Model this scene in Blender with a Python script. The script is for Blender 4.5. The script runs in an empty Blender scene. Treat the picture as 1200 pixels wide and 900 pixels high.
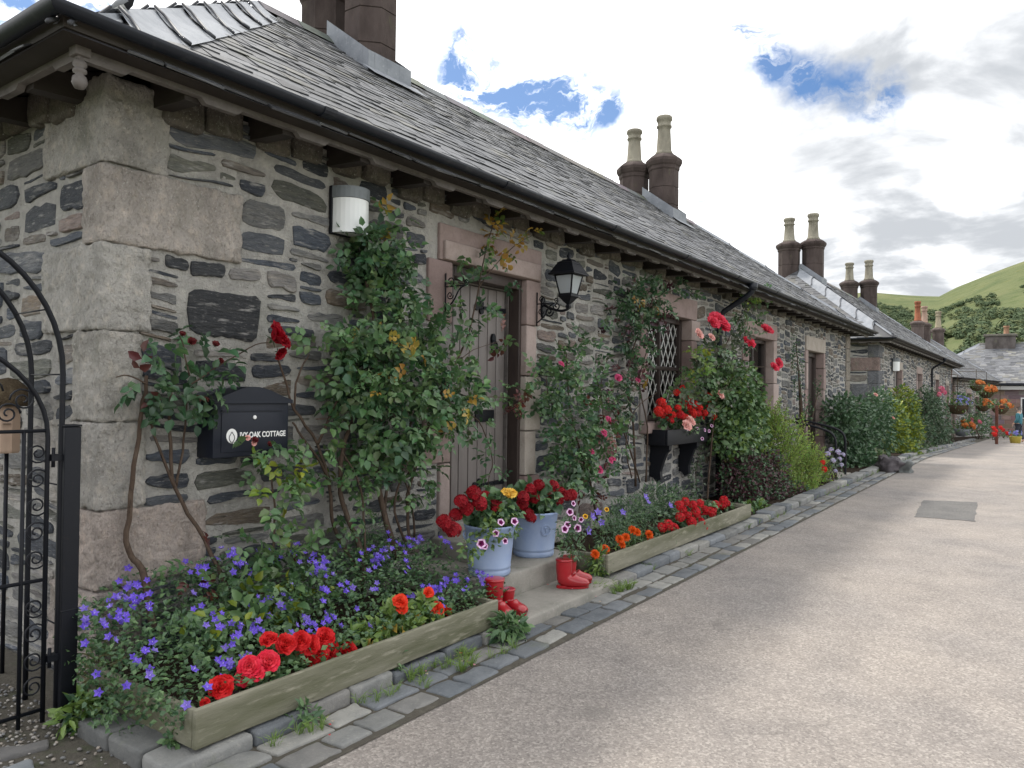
import bpy, math, random
from mathutils import Vector, Matrix, noise as mn
V = Vector; PI = math.pi; RAD = math.radians
rnd = random.Random(7)
C = bpy.context.scene.collection
sc = bpy.context.scene

# ------------------------------------------------------------------ camera
F_PX, YAW, PITCH, ROLL = 883.52, 0.613593, 0.0115566, 0.0123422
CAM = V((0, -4.0, 1.56))
_F = V((math.cos(YAW)*math.cos(PITCH), math.sin(YAW)*math.cos(PITCH), math.sin(PITCH)))
_R0 = V((math.sin(YAW), -math.cos(YAW), 0)); _U0 = _R0.cross(_F)
_R = _R0*math.cos(ROLL) + _U0*math.sin(ROLL); _U = -_R0*math.sin(ROLL) + _U0*math.cos(ROLL)
cd = bpy.data.cameras.new('camera'); cam = bpy.data.objects.new('camera', cd); C.objects.link(cam)
cam.matrix_world = Matrix(((_R.x, _U.x, -_F.x, CAM.x), (_R.y, _U.y, -_F.y, CAM.y), (_R.z, _U.z, -_F.z, CAM.z), (0, 0, 0, 1)))
cd.sensor_width = 36; cd.lens = F_PX/1200*36; cd.clip_end = 6000; cd.clip_start = .05
sc.camera = cam
def ray(u, v): return _F*F_PX + _R*(u-600) - _U*(v-450)
def at(u, v, y):                       # the world point that stands at depth plane y
    d = ray(u, v); return CAM + d*((y-CAM.y)/d.y)
def atz(u, v, z):
    d = ray(u, v); return CAM + d*((z-CAM.z)/d.z)
def depth(p): return (p-CAM).dot(_F)
def zg(x):                             # the lane falls gently beyond the first house
    return 0 if x < 22 else -.025*(min(x, 90)-22)

# ------------------------------------------------------------------ mesh builder
class MB:
    def __init__(s): s.v = []; s.f = []; s.c = []; s.m = []; s.s = []
    def add(s, vs, fs, col=(1, 1, 1), m=0, smooth=False):
        o = len(s.v); s.v.extend(vs)
        multi = isinstance(col, list)
        for i, f in enumerate(fs):
            s.f.append(tuple(k+o for k in f)); s.c.append(col[i] if multi else col); s.m.append(m); s.s.append(smooth)
    def mesh(s, name, mats):
        me = bpy.data.meshes.new(name); me.from_pydata([tuple(v) for v in s.v], [], s.f)
        me.polygons.foreach_set('material_index', s.m); me.polygons.foreach_set('use_smooth', s.s)
        a = me.color_attributes.new('Col', 'FLOAT_COLOR', 'CORNER'); buf = []
        for f, c in zip(s.f, s.c): buf.extend((c[0], c[1], c[2], 1.0)*len(f))
        a.data.foreach_set('color', buf)
        for m in (mats if isinstance(mats, (list, tuple)) else [mats]): me.materials.append(m)
        me.update(); return me
    def build(s, name, mats, parent=None): return link(name, s.mesh(name, mats), parent)
def link(name, me, parent=None, loc=None):
    o = bpy.data.objects.new(name, me); C.objects.link(o)
    if loc is not None: o.location = loc
    if parent is not None:
        o.parent = parent
        if parent.get('world_built'): o.matrix_parent_inverse = Matrix.Translation(-parent.location)
    return o
def tag(o, label=None, cat=None, group=None, kind=None):
    if label: o['label'] = label
    if cat: o['category'] = cat
    if group: o['group'] = group
    if kind: o['kind'] = kind
    return o
def thing(name, label, cat, loc=(0, 0, 0), rz=0, group=None, world=True):
    o = bpy.data.objects.new(name, None); C.objects.link(o); o.location = loc; o.rotation_euler = (0, 0, rz)
    o.empty_display_size = .1
    if world: o['world_built'] = True
    return tag(o, label, cat, group)
def struct(name, mb, m): return tag(mb.build(name, m), kind='structure')

def box(mb, lo, hi, col=(1, 1, 1), m=0, bev=0.0):
    lo = V(lo); hi = V(hi)
    if bev <= 0:
        vs = [(x, y, z) for z in (lo.z, hi.z) for y in (lo.y, hi.y) for x in (lo.x, hi.x)]
        mb.add(vs, [(0, 2, 3, 1), (4, 5, 7, 6), (0, 1, 5, 4), (2, 6, 7, 3), (0, 4, 6, 2), (1, 3, 7, 5)], col, m); return
    rblock(mb, lo, hi, bev, (2, 2, 2), 0, col, m, seg=True)
def rblock(mb, lo, hi, r, n, amp, col=(1, 1, 1), m=0, freq=9., seg=False, smooth=True, fn=None):
    """a block with rounded edges and a rough surface"""
    lo = V(lo); hi = V(hi); sz = hi-lo; r = min(r, min(sz)*.48)
    def coords(i):
        L = [lo[i], lo[i]+r*.35, lo[i]+r]; k = max(1, n[i])
        L += [lo[i]+r+(sz[i]-2*r)*j/k for j in range(1, k)] + [hi[i]-r, hi[i]-r*.35, hi[i]]
        return L
    cs = [coords(i) for i in range(3)]
    def P(p):
        q = V([min(max(p[i], lo[i]+r), hi[i]-r) for i in range(3)]); d = p-q
        L = d.length
        if L > 1e-9: p = q + d*(r/L)
        if amp:
            nv = d/L if L > 1e-9 else V((0, 0, 0))
            p = p + nv*amp*(mn.noise(p*freq)+.6*mn.noise(p*freq*2.7+V((5, 1, 2))))
        return fn(p) if fn else p
    for ax in range(3):
        a, b = (ax+1) % 3, (ax+2) % 3
        for side in (0, 1):
            g = []; A = cs[a]; B = cs[b]
            for x in A:
                for y in B:
                    p = V((0, 0, 0)); p[a] = x; p[b] = y; p[ax] = (lo, hi)[side][ax]; g.append(P(p))
            nb = len(B); fs = []
            for i in range(len(A)-1):
                for j in range(nb-1):
                    q = (i*nb+j, (i+1)*nb+j, (i+1)*nb+j+1, i*nb+j+1)
                    fs.append(q if side else q[::-1])
            mb.add(g, fs, col, m, smooth)
def tube(mb, pts, rad, n=6, col=(1, 1, 1), m=0, cap=True, smooth=True):
    pts = [V(p) for p in pts]; rads = rad if isinstance(rad, (list, tuple)) else [rad]*len(pts)
    vs = []; fs = []; up = None
    for i, p in enumerate(pts):
        t = (pts[min(i+1, len(pts)-1)]-pts[max(i-1, 0)]).normalized()
        if up is None:
            up = V((0, 0, 1)) if abs(t.z) < .9 else V((1, 0, 0))
        a = t.cross(up)
        if a.length < 1e-6: a = t.orthogonal()
        a.normalize(); b = a.cross(t).normalized(); up = b
        for k in range(n):
            w = 2*PI*k/n; vs.append(p + (a*math.cos(w)+b*math.sin(w))*rads[i])
    for i in range(len(pts)-1):
        for k in range(n):
            fs.append((i*n+k, i*n+(k+1) % n, (i+1)*n+(k+1) % n, (i+1)*n+k))
    if cap: fs.append(tuple(range(n))[::-1]); fs.append(tuple(range((len(pts)-1)*n, len(pts)*n)))
    mb.add(vs, fs, col, m, smooth)
def smooth_path(pts, k=4):
    pts = [V(p) for p in pts]; out = []
    for i in range(len(pts)-1):
        p0 = pts[max(i-1, 0)]; p1 = pts[i]; p2 = pts[i+1]; p3 = pts[min(i+2, len(pts)-1)]
        for j in range(k):
            t = j/k
            out.append(.5*((2*p1)+(p2-p0)*t+(2*p0-5*p1+4*p2-p3)*t*t+(3*p1-p0-3*p2+p3)*t**3))
    return out+[pts[-1]]
def lathe(mb, c, prof, n=24, col=(1, 1, 1), m=0, smooth=True, ph=0, sx=1, sy=1):
    c = V(c); vs = []; fs = []
    for r, z in prof:
        for k in range(n):
            w = 2*PI*k/n+ph; vs.append(c+V((r*math.cos(w)*sx, r*math.sin(w)*sy, z)))
    for i in range(len(prof)-1):
        for k in range(n): fs.append((i*n+k, i*n+(k+1) % n, (i+1)*n+(k+1) % n, (i+1)*n+k))
    if prof[0][0] > 1e-6: fs.append(tuple(range(n))[::-1])
    if prof[-1][0] > 1e-6: fs.append(tuple(range((len(prof)-1)*n, len(prof)*n)))
    mb.add(vs, fs, col, m, smooth)
def prism(mb, outl, fn, d0, d1, col=(1, 1, 1), m=0):
    """outline of (a, b) extruded from depth d0 to d1; fn(a, b, d) gives the point"""
    n = len(outl); vs = [fn(a, b, d0) for a, b in outl]+[fn(a, b, d1) for a, b in outl]
    fs = [tuple(range(n))[::-1], tuple(range(n, 2*n))]+[(i, (i+1) % n, n+(i+1) % n, n+i) for i in range(n)]
    mb.add(vs, fs, col, m)

# ------------------------------------------------------------------ materials
def pm(name, base=(1, 1, 1), rough=.8, attr=False, spec=.5, metal=0, vars=(), bump=(), trans=0, coat=0, stretch=(1, 1, 1), emit=None):
    """vars: (scale, colour, lo, hi) noise masks mixed over the base; bump: (scale, strength, distance)"""
    m = bpy.data.materials.new(name); m.use_nodes = True; nt = m.node_tree; N = nt.nodes; L = nt.links
    b = N['Principled BSDF']; b.inputs['Roughness'].default_value = rough
    b.inputs['Specular IOR Level'].default_value = spec; b.inputs['Metallic'].default_value = metal
    b.inputs['Coat Weight'].default_value = coat; b.inputs['Coat Roughness'].default_value = .08
    tc = N.new('ShaderNodeTexCoord'); mp = N.new('ShaderNodeMapping'); mp.inputs['Scale'].default_value = stretch
    L.new(tc.outputs['Object'], mp.inputs['Vector'])
    if attr:
        a = N.new('ShaderNodeAttribute'); a.attribute_name = 'Col'; mx = N.new('ShaderNodeMix'); mx.data_type = 'RGBA'; mx.blend_type = 'MULTIPLY'
        mx.inputs[0].default_value = 1; mx.inputs[6].default_value = (*base, 1); L.new(a.outputs['Color'], mx.inputs[7]); cur = mx.outputs[2]
    else:
        r = N.new('ShaderNodeRGB'); r.outputs[0].default_value = (*base, 1); cur = r.outputs[0]
    def nz(scale, detail=5, ro=.6):
        n = N.new('ShaderNodeTexNoise'); n.inputs['Scale'].default_value = scale; n.inputs['Detail'].default_value = detail
        n.inputs['Roughness'].default_value = ro; L.new(mp.outputs[0], n.inputs['Vector']); return n.outputs['Fac']
    for vv in vars:
        scale, col, lo, hi = vv[:4]; amt = vv[4] if len(vv) > 4 else 1.; bt = vv[5] if len(vv) > 5 else 'MIX'
        mr = N.new('ShaderNodeMapRange'); mr.inputs[1].default_value = lo; mr.inputs[2].default_value = hi
        mr.inputs[3].default_value = 0; mr.inputs[4].default_value = amt; L.new(nz(scale), mr.inputs[0])
        mx = N.new('ShaderNodeMix'); mx.data_type = 'RGBA'; mx.blend_type = bt; L.new(mr.outputs[0], mx.inputs[0]); L.new(cur, mx.inputs[6])
        mx.inputs[7].default_value = (*col, 1); cur = mx.outputs[2]
    L.new(cur, b.inputs['Base Color'])
    prev = None
    for scale, st, dist in bump:
        bp = N.new('ShaderNodeBump'); bp.inputs['Strength'].default_value = st; bp.inputs['Distance'].default_value = dist
        L.new(nz(scale, 6, .65), bp.inputs['Height'])
        if prev: L.new(prev, bp.inputs['Normal'])
        prev = bp.outputs[0]
    if prev: L.new(prev, b.inputs['Normal'])
    if trans:
        t = N.new('ShaderNodeBsdfTranslucent'); L.new(cur, t.inputs[0]); ms = N.new('ShaderNodeMixShader'); ms.inputs[0].default_value = trans
        L.new(b.outputs[0], ms.inputs[1]); L.new(t.outputs[0], ms.inputs[2]); L.new(ms.outputs[0], N['Material Output'].inputs[0])
    if emit:
        b.inputs['Emission Color'].default_value = (*emit[0], 1); b.inputs['Emission Strength'].default_value = emit[1]
    return m
M = {}
M['rubble'] = pm('rubble_stone', (1, 1, 1), .72, True, .4, vars=[(9, (1.8, 1.7, 1.5), .45, .8, .7, 'MULTIPLY'), (30, (.5, .52, .56), .45, .72, .9, 'MULTIPLY'), (4, (.34, .33, .31), .56, .72, .8), (13, (.40, .39, .37), .58, .71, .8), (55, (.36, .35, .33), .60, .74, .7)],
                 bump=[(10, .9, .04), (34, .9, .015), (90, .7, .006)], stretch=(.5, .5, 2.6))
M['mortar'] = pm('lime_mortar', (.45, .435, .405), .95, False, .1, vars=[(3, (.30, .29, .27), .38, .65), (14, (.50, .48, .44), .46, .70, .9), (1.3, (.21, .22, .18), .56, .74, .7), (45, (.2, .19, .17), .6, .75, .5)],
                 bump=[(9, .9, .05), (26, .9, .03), (80, .8, .012)])
M['dress'] = pm('dressed_stone', (1, 1, 1), .9, True, .2, vars=[(3.5, (.58, .58, .57), .42, .66, .8, 'MULTIPLY'), (17, (1.35, 1.3, 1.24), .5, .72, .9, 'MULTIPLY'), (48, (.55, .55, .55), .52, .72, .8, 'MULTIPLY'), (2.2, (.20, .21, .16), .56, .74, .6), (7, (.42, .40, .36), .62, .72, .6), (75, (.66, .64, .6), .60, .70, .7)],
                bump=[(13, .9, .05), (40, 1.0, .03), (120, .9, .006)], stretch=(1.3, 1.3, .9))
M['ashlar'] = pm('pink_sandstone', (1, 1, 1), .88, True, .2, vars=[(6, (.7, .68, .66), .45, .7, .6, 'MULTIPLY'), (50, (.75, .74, .72), .5, .75, .6, 'MULTIPLY')], bump=[(50, .5, .006), (140, .5, .003)])
M['slate'] = pm('roof_slate', (1, 1, 1), .6, True, .5, vars=[(4, (.5, .5, .52), .4, .7, .7, 'MULTIPLY'), (35, (1.6, 1.55, 1.5), .55, .78, .8, 'MULTIPLY'), (12, (.2, .2, .17), .68, .76, .6), (2.2, (.075, .08, .045), .62, .74, .5)], bump=[(40, .5, .006), (9, .4, .01)])
M['lead'] = pm('lead_sheet', (.24, .255, .28), .62, False, .35, vars=[(5, (.17, .185, .21), .4, .7), (22, (.33, .34, .355), .56, .75, .8)], bump=[(8, .3, .02)])
M['lead_dark'] = pm('lead_joint', (.05, .052, .06), .6)
M['gutter'] = pm('gutter_paint', (.011, .0135, .020), .45, False, .3, vars=[(11, (.04, .042, .045), .55, .75, .8)], bump=[(30, .2, .003)])
M['fascia'] = pm('dark_timber', (.030, .024, .021), .6, False, .35, vars=[(9, (.05, .042, .036), .5, .75)], bump=[(40, .3, .003)], stretch=(.3, .3, 1))
M['trim'] = pm('taupe_timber', (.145, .13, .122), .6, False, .35, vars=[(12, (.095, .085, .08), .45, .7), (50, (.21, .20, .19), .6, .75, .6)], bump=[(40, .3, .003)])
M['door'] = pm('door_paint', (.19, .168, .158), .5, False, .4, vars=[(14, (.145, .128, .12), .45, .7, .8), (3, (.225, .20, .19), .5, .7, .6)], bump=[(60, .25, .003)], stretch=(1, 1, .15))
M['jointline'] = pm('door_groove', (.03, .026, .024), .8)
M['darkwood'] = pm('brown_woodwork', (.045, .032, .028), .5, False, .4, vars=[(20, (.03, .022, .02), .5, .7)], bump=[(60, .25, .003)], stretch=(1, 1, .2))
M['iron'] = pm('black_iron', (.0075, .0085, .012), .5, False, .22, vars=[(25, (.022, .018, .016), .62, .8, .7)], bump=[(60, .25, .003)])
M['boxpaint'] = pm('navy_black_paint', (.009, .012, .021), .45, False, .28, bump=[(120, .15, .001)], vars=[(7, (.013, .016, .026), .5, .7)])
M['white'] = pm('white_paint', (.78, .78, .76), .5)
M['cream'] = pm('cream_paint', (.7, .69, .66), .6)
M['opal'] = pm('opal_plastic', (.82, .84, .84), .3, False, .5, vars=[(3, (.74, .77, .76), .4, .7)])
M['greycap'] = pm('grey_plastic', (.17, .19, .205), .5, vars=[(20, (.13, .15, .16), .5, .7)])
M['brass'] = pm('pale_metal', (.55, .55, .53), .35, metal=.7)
M['glass'] = pm('window_glass', (.012, .015, .018), .06, False, .8)
M['lampglass'] = pm('lamp_glass', (.30, .33, .36), .12, False, .6)
M['curtain'] = pm('net_curtain', (.55, .58, .6), .9)
M['pot'] = pm('blue_glazed_pot', (.29, .37, .53), .4, False, .5, vars=[(6, (.23, .31, .49), .45, .7), (30, (.37, .44, .57), .62, .78, .7), (2.5, (.20, .24, .30), .58, .78, .6), (9, (.17, .17, .14), .66, .8, .5)], bump=[(50, .12, .003)])
M['soil'] = pm('garden_soil', (.028, .02, .014), 1, False, .1, vars=[(30, (.05, .036, .025), .5, .7)], bump=[(25, .9, .03)])
M['rubber'] = pm('red_rubber', (.34, .008, .014), .28, False, .5, coat=.35, vars=[(8, (.25, .006, .011), .45, .7), (40, (.32, .05, .04), .62, .8, .6), (5, (.17, .06, .04), .62, .8, .5)], bump=[(14, .15, .008)])
M['rubberin'] = pm('boot_lining', (.20, .01, .014), .6)
M['plank'] = pm('weathered_plank', (.225, .215, .165), .9, False, .2, vars=[(3, (.105, .108, .065), .40, .60, .95), (28, (.34, .32, .25), .55, .75, .8), (5, (.12, .125, .06), .58, .75, .8), (60, (.1, .09, .07), .64, .74, .7)], bump=[(30, .7, .006), (110, .5, .003)], stretch=(.22, .6, 1.3))
M['step'] = pm('concrete_step', (.27, .255, .225), .92, False, .2, vars=[(4, (.19, .185, .16), .42, .65, .9), (40, (.35, .33, .30), .55, .75, .7), (120, (.14, .13, .12), .6, .75, .6), (2, (.14, .15, .09), .6, .76, .6)], bump=[(70, .6, .004), (12, .3, .01)])
M['sett'] = pm('stone_setts', (1, 1, 1), .82, True, .35, vars=[(7, (.68, .7, .72), .42, .68, .8, 'MULTIPLY'), (50, (1.4, 1.38, 1.3), .55, .76, .8, 'MULTIPLY'), (3, (.13, .14, .08), .62, .76, .5)], bump=[(28, .7, .012), (100, .5, .003)])
M['joint'] = pm('sett_bed_dirt', (.07, .062, .048), 1, vars=[(16, (.10, .09, .07), .5, .7), (6, (.05, .06, .028), .55, .7, .8)], bump=[(40, .8, .015)])
M['pebble'] = pm('pebbles', (1, 1, 1), .7, True, .3, bump=[(90, .3, .003)], vars=[(60, (.7, .7, .7), .5, .7, .6, 'MULTIPLY')])
M['terra'] = pm('flue_stone', (1, 1, 1), .92, True, .2, vars=[(3, (.4, .38, .38), .42, .68, .85, 'MULTIPLY'), (18, (1.3, 1.25, 1.2), .55, .78, .7, 'MULTIPLY'), (5, (.13, .135, .07), .63, .76, .6)], bump=[(30, .6, .012), (90, .4, .004)], stretch=(1, 1, .4))
M['leaf'] = pm('leaf', (1, 1, 1), .36, True, .45, trans=.22)
M['petal'] = pm('petal', (1, 1, 1), .55, True, .25, trans=.25)
M['bark'] = pm('rose_bark', (.075, .052, .038), .9, False, .2, vars=[(20, (.12, .09, .068), .5, .7), (60, (.03, .022, .018), .55, .7)], bump=[(60, .8, .006)], stretch=(1, 1, .4))
M['twig'] = pm('green_twig', (.07, .085, .03), .7, False, .3, vars=[(30, (.09, .05, .035), .5, .7)])
M['coat'] = pm('coat_cloth', (1, 1, 1), .85, True, .2, bump=[(40, .3, .01)])
M['skin'] = pm('skin', (.5, .32, .24), .6)
M['hair'] = pm('hair', (.12, .1, .09), .7)
M['grassblade'] = pm('grass_blade', (1, 1, 1), .6, True, .3, trans=.25)
M['coir'] = pm('coir_thatch', (.075, .056, .036), 1, False, .1, vars=[(40, (.12, .095, .06), .5, .7)], bump=[(60, 1, .02)])
M['birdwood'] = pm('pale_wood', (.36, .26, .19), .8, vars=[(14, (.27, .19, .14), .5, .7)], bump=[(40, .3, .003)], stretch=(1, 1, .2))
M['feather'] = pm('feather', (1, 1, 1), .8, True, .2, bump=[(200, .3, .002)])
M['pinkbrick'] = pm('pink_coursed_stone', (1, 1, 1), .9, True, .2, vars=[(3, (.7, .68, .68), .45, .7, .6, 'MULTIPLY')], bump=[(20, .4, .02)])
M['tree'] = pm('woodland_leaf', (1, 1, 1), .8, True, .1, trans=.15)

# asphalt: old lane surface, pale worn chippings
def asphalt(name, base, dark, chip):
    m = bpy.data.materials.new(name); m.use_nodes = True; nt = m.node_tree; N = nt.nodes; L = nt.links; b = N['Principled BSDF']
    tc = N.new('ShaderNodeTexCoord')
    def vor(s):
        n = N.new('ShaderNodeTexVoronoi'); n.inputs['Scale'].default_value = s; L.new(tc.outputs['Object'], n.inputs['Vector']); return n
    def nz(s, d=5):
        n = N.new('ShaderNodeTexNoise'); n.inputs['Scale'].default_value = s; n.inputs['Detail'].default_value = d; L.new(tc.outputs['Object'], n.inputs['Vector']); return n.outputs['Fac']
    def ramp(src, pts):
        r = N.new('ShaderNodeValToRGB'); e = r.color_ramp.elements
        while len(e) < len(pts): e.new(.5)
        for el, (p, c) in zip(e, pts): el.position = p; el.color = (*c, 1)
        L.new(src, r.inputs[0]); return r.outputs[0]
    def mix(f, a, bb, bt='MIX'):
        x = N.new('ShaderNodeMix'); x.data_type = 'RGBA'; x.blend_type = bt
        if isinstance(f, (int, float)): x.inputs[0].default_value = f
        else: L.new(f, x.inputs[0])
        for s, k in ((a, 6), (bb, 7)):
            if isinstance(s, tuple): x.inputs[k].default_value = (*s, 1)
            else: L.new(s, x.inputs[k])
        return x.outputs[2]
    v = vor(85); sep = N.new('ShaderNodeSeparateColor'); L.new(v.outputs['Color'], sep.inputs[0])
    c = ramp(sep.outputs[0], [(0, dark), (.35, base), (.72, base), (.86, chip), (1, chip)])
    v2 = vor(190); s2 = N.new('ShaderNodeSeparateColor'); L.new(v2.outputs['Color'], s2.inputs[0])
    c = mix(.35, c, ramp(s2.outputs[1], [(0, dark), (.5, base), (1, chip)]))
    c = mix(1.0, c, ramp(nz(.55), [(.32, (.84, .85, .87)), (.66, (1.1, 1.08, 1.05))]), 'MULTIPLY')
    c = mix(1.0, c, ramp(nz(2.6), [(.3, (.86, .86, .87)), (.6, (1.04, 1.04, 1.04))]), 'MULTIPLY')
    mk = N.new('ShaderNodeMapRange'); mk.inputs[1].default_value = .66; mk.inputs[2].default_value = .72; mk.inputs[4].default_value = .55; L.new(nz(1.7, 8), mk.inputs[0])
    c = mix(mk.outputs[0], c, tuple(x*.62 for x in base))
    nd = N.new('ShaderNodeTexNoise'); nd.inputs['Scale'].default_value = 1.2; nd.inputs['Detail'].default_value = 6; L.new(tc.outputs['Object'], nd.inputs['Vector'])
    va = N.new('ShaderNodeVectorMath'); va.operation = 'MULTIPLY_ADD'; L.new(nd.outputs['Color'], va.inputs[0]); va.inputs[1].default_value = (.9, .9, 0); L.new(tc.outputs['Object'], va.inputs[2])
    ve = N.new('ShaderNodeTexVoronoi'); ve.feature = 'DISTANCE_TO_EDGE'; ve.inputs['Scale'].default_value = .42; L.new(va.outputs[0], ve.inputs['Vector'])
    mc = N.new('ShaderNodeMapRange'); mc.inputs[1].default_value = .0015; mc.inputs[2].default_value = .006; mc.inputs[3].default_value = 1; mc.inputs[4].default_value = 0; L.new(ve.outputs['Distance'], mc.inputs[0])
    m3 = N.new('ShaderNodeMapRange'); m3.inputs[1].default_value = .5; m3.inputs[2].default_value = .62; L.new(nz(.35, 3), m3.inputs[0])
    m4 = N.new('ShaderNodeMath'); m4.operation = 'MULTIPLY'; L.new(mc.outputs[0], m4.inputs[0]); L.new(m3.outputs[0], m4.inputs[1])
    m5 = N.new('ShaderNodeMath'); m5.operation = 'MULTIPLY'; L.new(m4.outputs[0], m5.inputs[0]); m5.inputs[1].default_value = .3
    c = mix(m5.outputs[0], c, tuple(x*.45 for x in base))
    L.new(c, b.inputs['Base Color']); b.inputs['Roughness'].default_value = .82; b.inputs['Specular IOR Level'].default_value = .4
    bp = N.new('ShaderNodeBump'); bp.inputs['Strength'].default_value = .7; bp.inputs['Distance'].default_value = .006; L.new(v.outputs['Distance'], bp.inputs['Height'])
    bp2 = N.new('ShaderNodeBump'); bp2.inputs['Strength'].default_value = .5; bp2.inputs['Distance'].default_value = .05; L.new(nz(5), bp2.inputs['Height']); L.new(bp.outputs[0], bp2.inputs['Normal'])
    L.new(bp2.outputs[0], b.inputs['Normal']); return m
M['road'] = asphalt('worn_asphalt', (.24, .216, .197), (.15, .134, .123), (.36, .33, .30))
M['patch'] = asphalt('patched_asphalt', (.115, .112, .108), (.075, .073, .07), (.17, .165, .16))
M['field'] = pm('field_grass', (.055, .085, .02), 1, False, .1, vars=[(.02, (.10, .125, .035), .4, .65), (.2, (.045, .07, .02), .5, .7, .7)], bump=[(.5, .5, .3)])
M['hill'] = pm('hill_grass', (.110, .128, .060), 1, False, .05, vars=[(.006, (.145, .155, .075), .42, .62), (.02, (.085, .108, .05), .48, .64, .9), (.05, (.16, .15, .06), .58, .7, .6), (.015, (.12, .095, .065), .64, .74, .6), (.1, (.05, .08, .022), .55, .7, .7)], bump=[(.03, .6, 8)])

# ------------------------------------------------------------------ leaves and flowers
def rv(): return V((rnd.gauss(0, 1), rnd.gauss(0, 1), rnd.gauss(0, 1)))
def lerp(a, b, t): return tuple(x+(y-x)*t for x, y in zip(a, b))
DK = ((.036, .082, .040), (.085, .160, .072)); MD = ((.060, .125, .050), (.135, .225, .090)); LT = ((.09, .16, .032), (.19, .28, .07))
YG = ((.12, .17, .02), (.26, .30, .03)); GR = ((.07, .10, .06), (.15, .19, .12)); PU = ((.045, .018, .026), (.10, .042, .046)); GB = ((.045, .095, .05), (.11, .175, .095))
YO = ((.30, .17, .03), (.42, .30, .06)); RD = ((.085, .022, .022), (.14, .05, .034))
def pcol(pal, odd=None, podd=0):
    p = odd if (odd and rnd.random() < podd) else pal
    return lerp(p[0], p[1], rnd.random())
def leaf(mb, b, d, n, L, W, col, q=1):
    """one pointed leaf: base b, direction d, upward normal n"""
    d = d.normalized(); s = d.cross(n)
    if s.length < 1e-4: s = d.orthogonal()
    s.normalize(); n = s.cross(d)
    if q == 0:
        t = b+d*L; m1 = b+d*L*.45
        mb.add([b, m1+s*W*.5+n*W*.18, t, m1-s*W*.5+n*W*.18], [(0, 1, 2), (0, 2, 3)], col); return
    fold = .22; drop = -n*L*.12
    a1 = b+d*L*.33; a2 = b+d*L*.7+drop*.5; t = b+d*L+drop*1.6
    vs = [b, a1+s*W*.5+n*W*fold, a2+s*W*.38+n*W*fold, t, a2-s*W*.38+n*W*fold, a1-s*W*.5+n*W*fold, a1, a2]
    mb.add(vs, [(0, 1, 6), (6, 1, 2, 7), (7, 2, 3), (0, 6, 5), (6, 7, 4, 5), (7, 3, 4)], col, 0, True)
def rose_leaf(mb, b, d, n, L, col):
    d = d.normalized(); s = d.cross(n)
    if s.length < 1e-4: return
    s.normalize(); n = s.cross(d)
    for t, sd in ((.38, 1), (.42, -1), (.72, 1), (.76, -1), (1, 0)):
        p = b+d*L*t-n*L*.15*t*t; dd = (d*.45+s*sd*.9+rv()*.12) if sd else d-n*.3
        l = L*rnd.uniform(.42, .58); leaf(mb, p, dd, n+rv()*.25, l, l*.66, tuple(c*rnd.uniform(.85, 1.15) for c in col))
def blob_pts(blobs, n):
    """points inside soft ellipsoids (centre, (rx, ry, rz)), more of them near the skin"""
    w = [b[1][0]*b[1][1]*b[1][2] for b in blobs]; w = [x**.7 for x in w]; S = sum(w); out = []
    for (c, r), k in zip(blobs, w):
        for _ in range(int(n*k/S)+1):
            q = rv().normalized()*(rnd.random()**.42)
            out.append((c+V((q.x*r[0], q.y*r[1], q.z*r[2])), q))
    return out
def PB(u, v, ru, rv_, y, ry=None, flat=.8):
    """an ellipsoid whose middle is seen at (u, v) at plane y, sizes in pixels of the photograph"""
    c = at(u, v, y); k = depth(c)/F_PX
    return (c, (ru*k/flat, (ry if ry else ru*k), rv_*k))
def foliage(root, blobs, n, size, pal, odd=None, podd=.05, style='leaf', name='foliage', q=1, wall=None, up=.5, floor=None, asp=.6):
    mb = MB()
    for p, o in blob_pts(blobs, n):
        if wall is not None and p.y > wall: p.y = wall-abs(p.y-wall)*.3-.01
        if floor is not None and p.z < floor: continue
        nn = (V((0, -.35, up))+o*.5+rv()*.45).normalized(); dd = (o+rv()*.7+V((0, -.2, -.15)))
        s = size*rnd.uniform(.65, 1.3); col = pcol(pal, odd, podd)
        if style == 'rose': rose_leaf(mb, p, dd, nn, s*2.0, col)
        else: leaf(mb, p, dd, nn, s, s*asp, col, q)
    return mb.build(name, M['leaf'], root)
def stems(root, paths, mat='bark', name='stem', n=6, k=4, wob=.006):
    """each path: (points, r0, r1)"""
    for pts, r0, r1 in paths:
        mb = MB(); sp = smooth_path(pts, k); m = len(sp)
        sp = [p+V((mn.noise(p*14), mn.noise(p*14+V((9, 0, 0))), 0))*wob*2 for p in sp]
        tube(mb, sp, [r0+(r1-r0)*i/(m-1) for i in range(m)], n); mb.build(name, M[mat], root)
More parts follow.
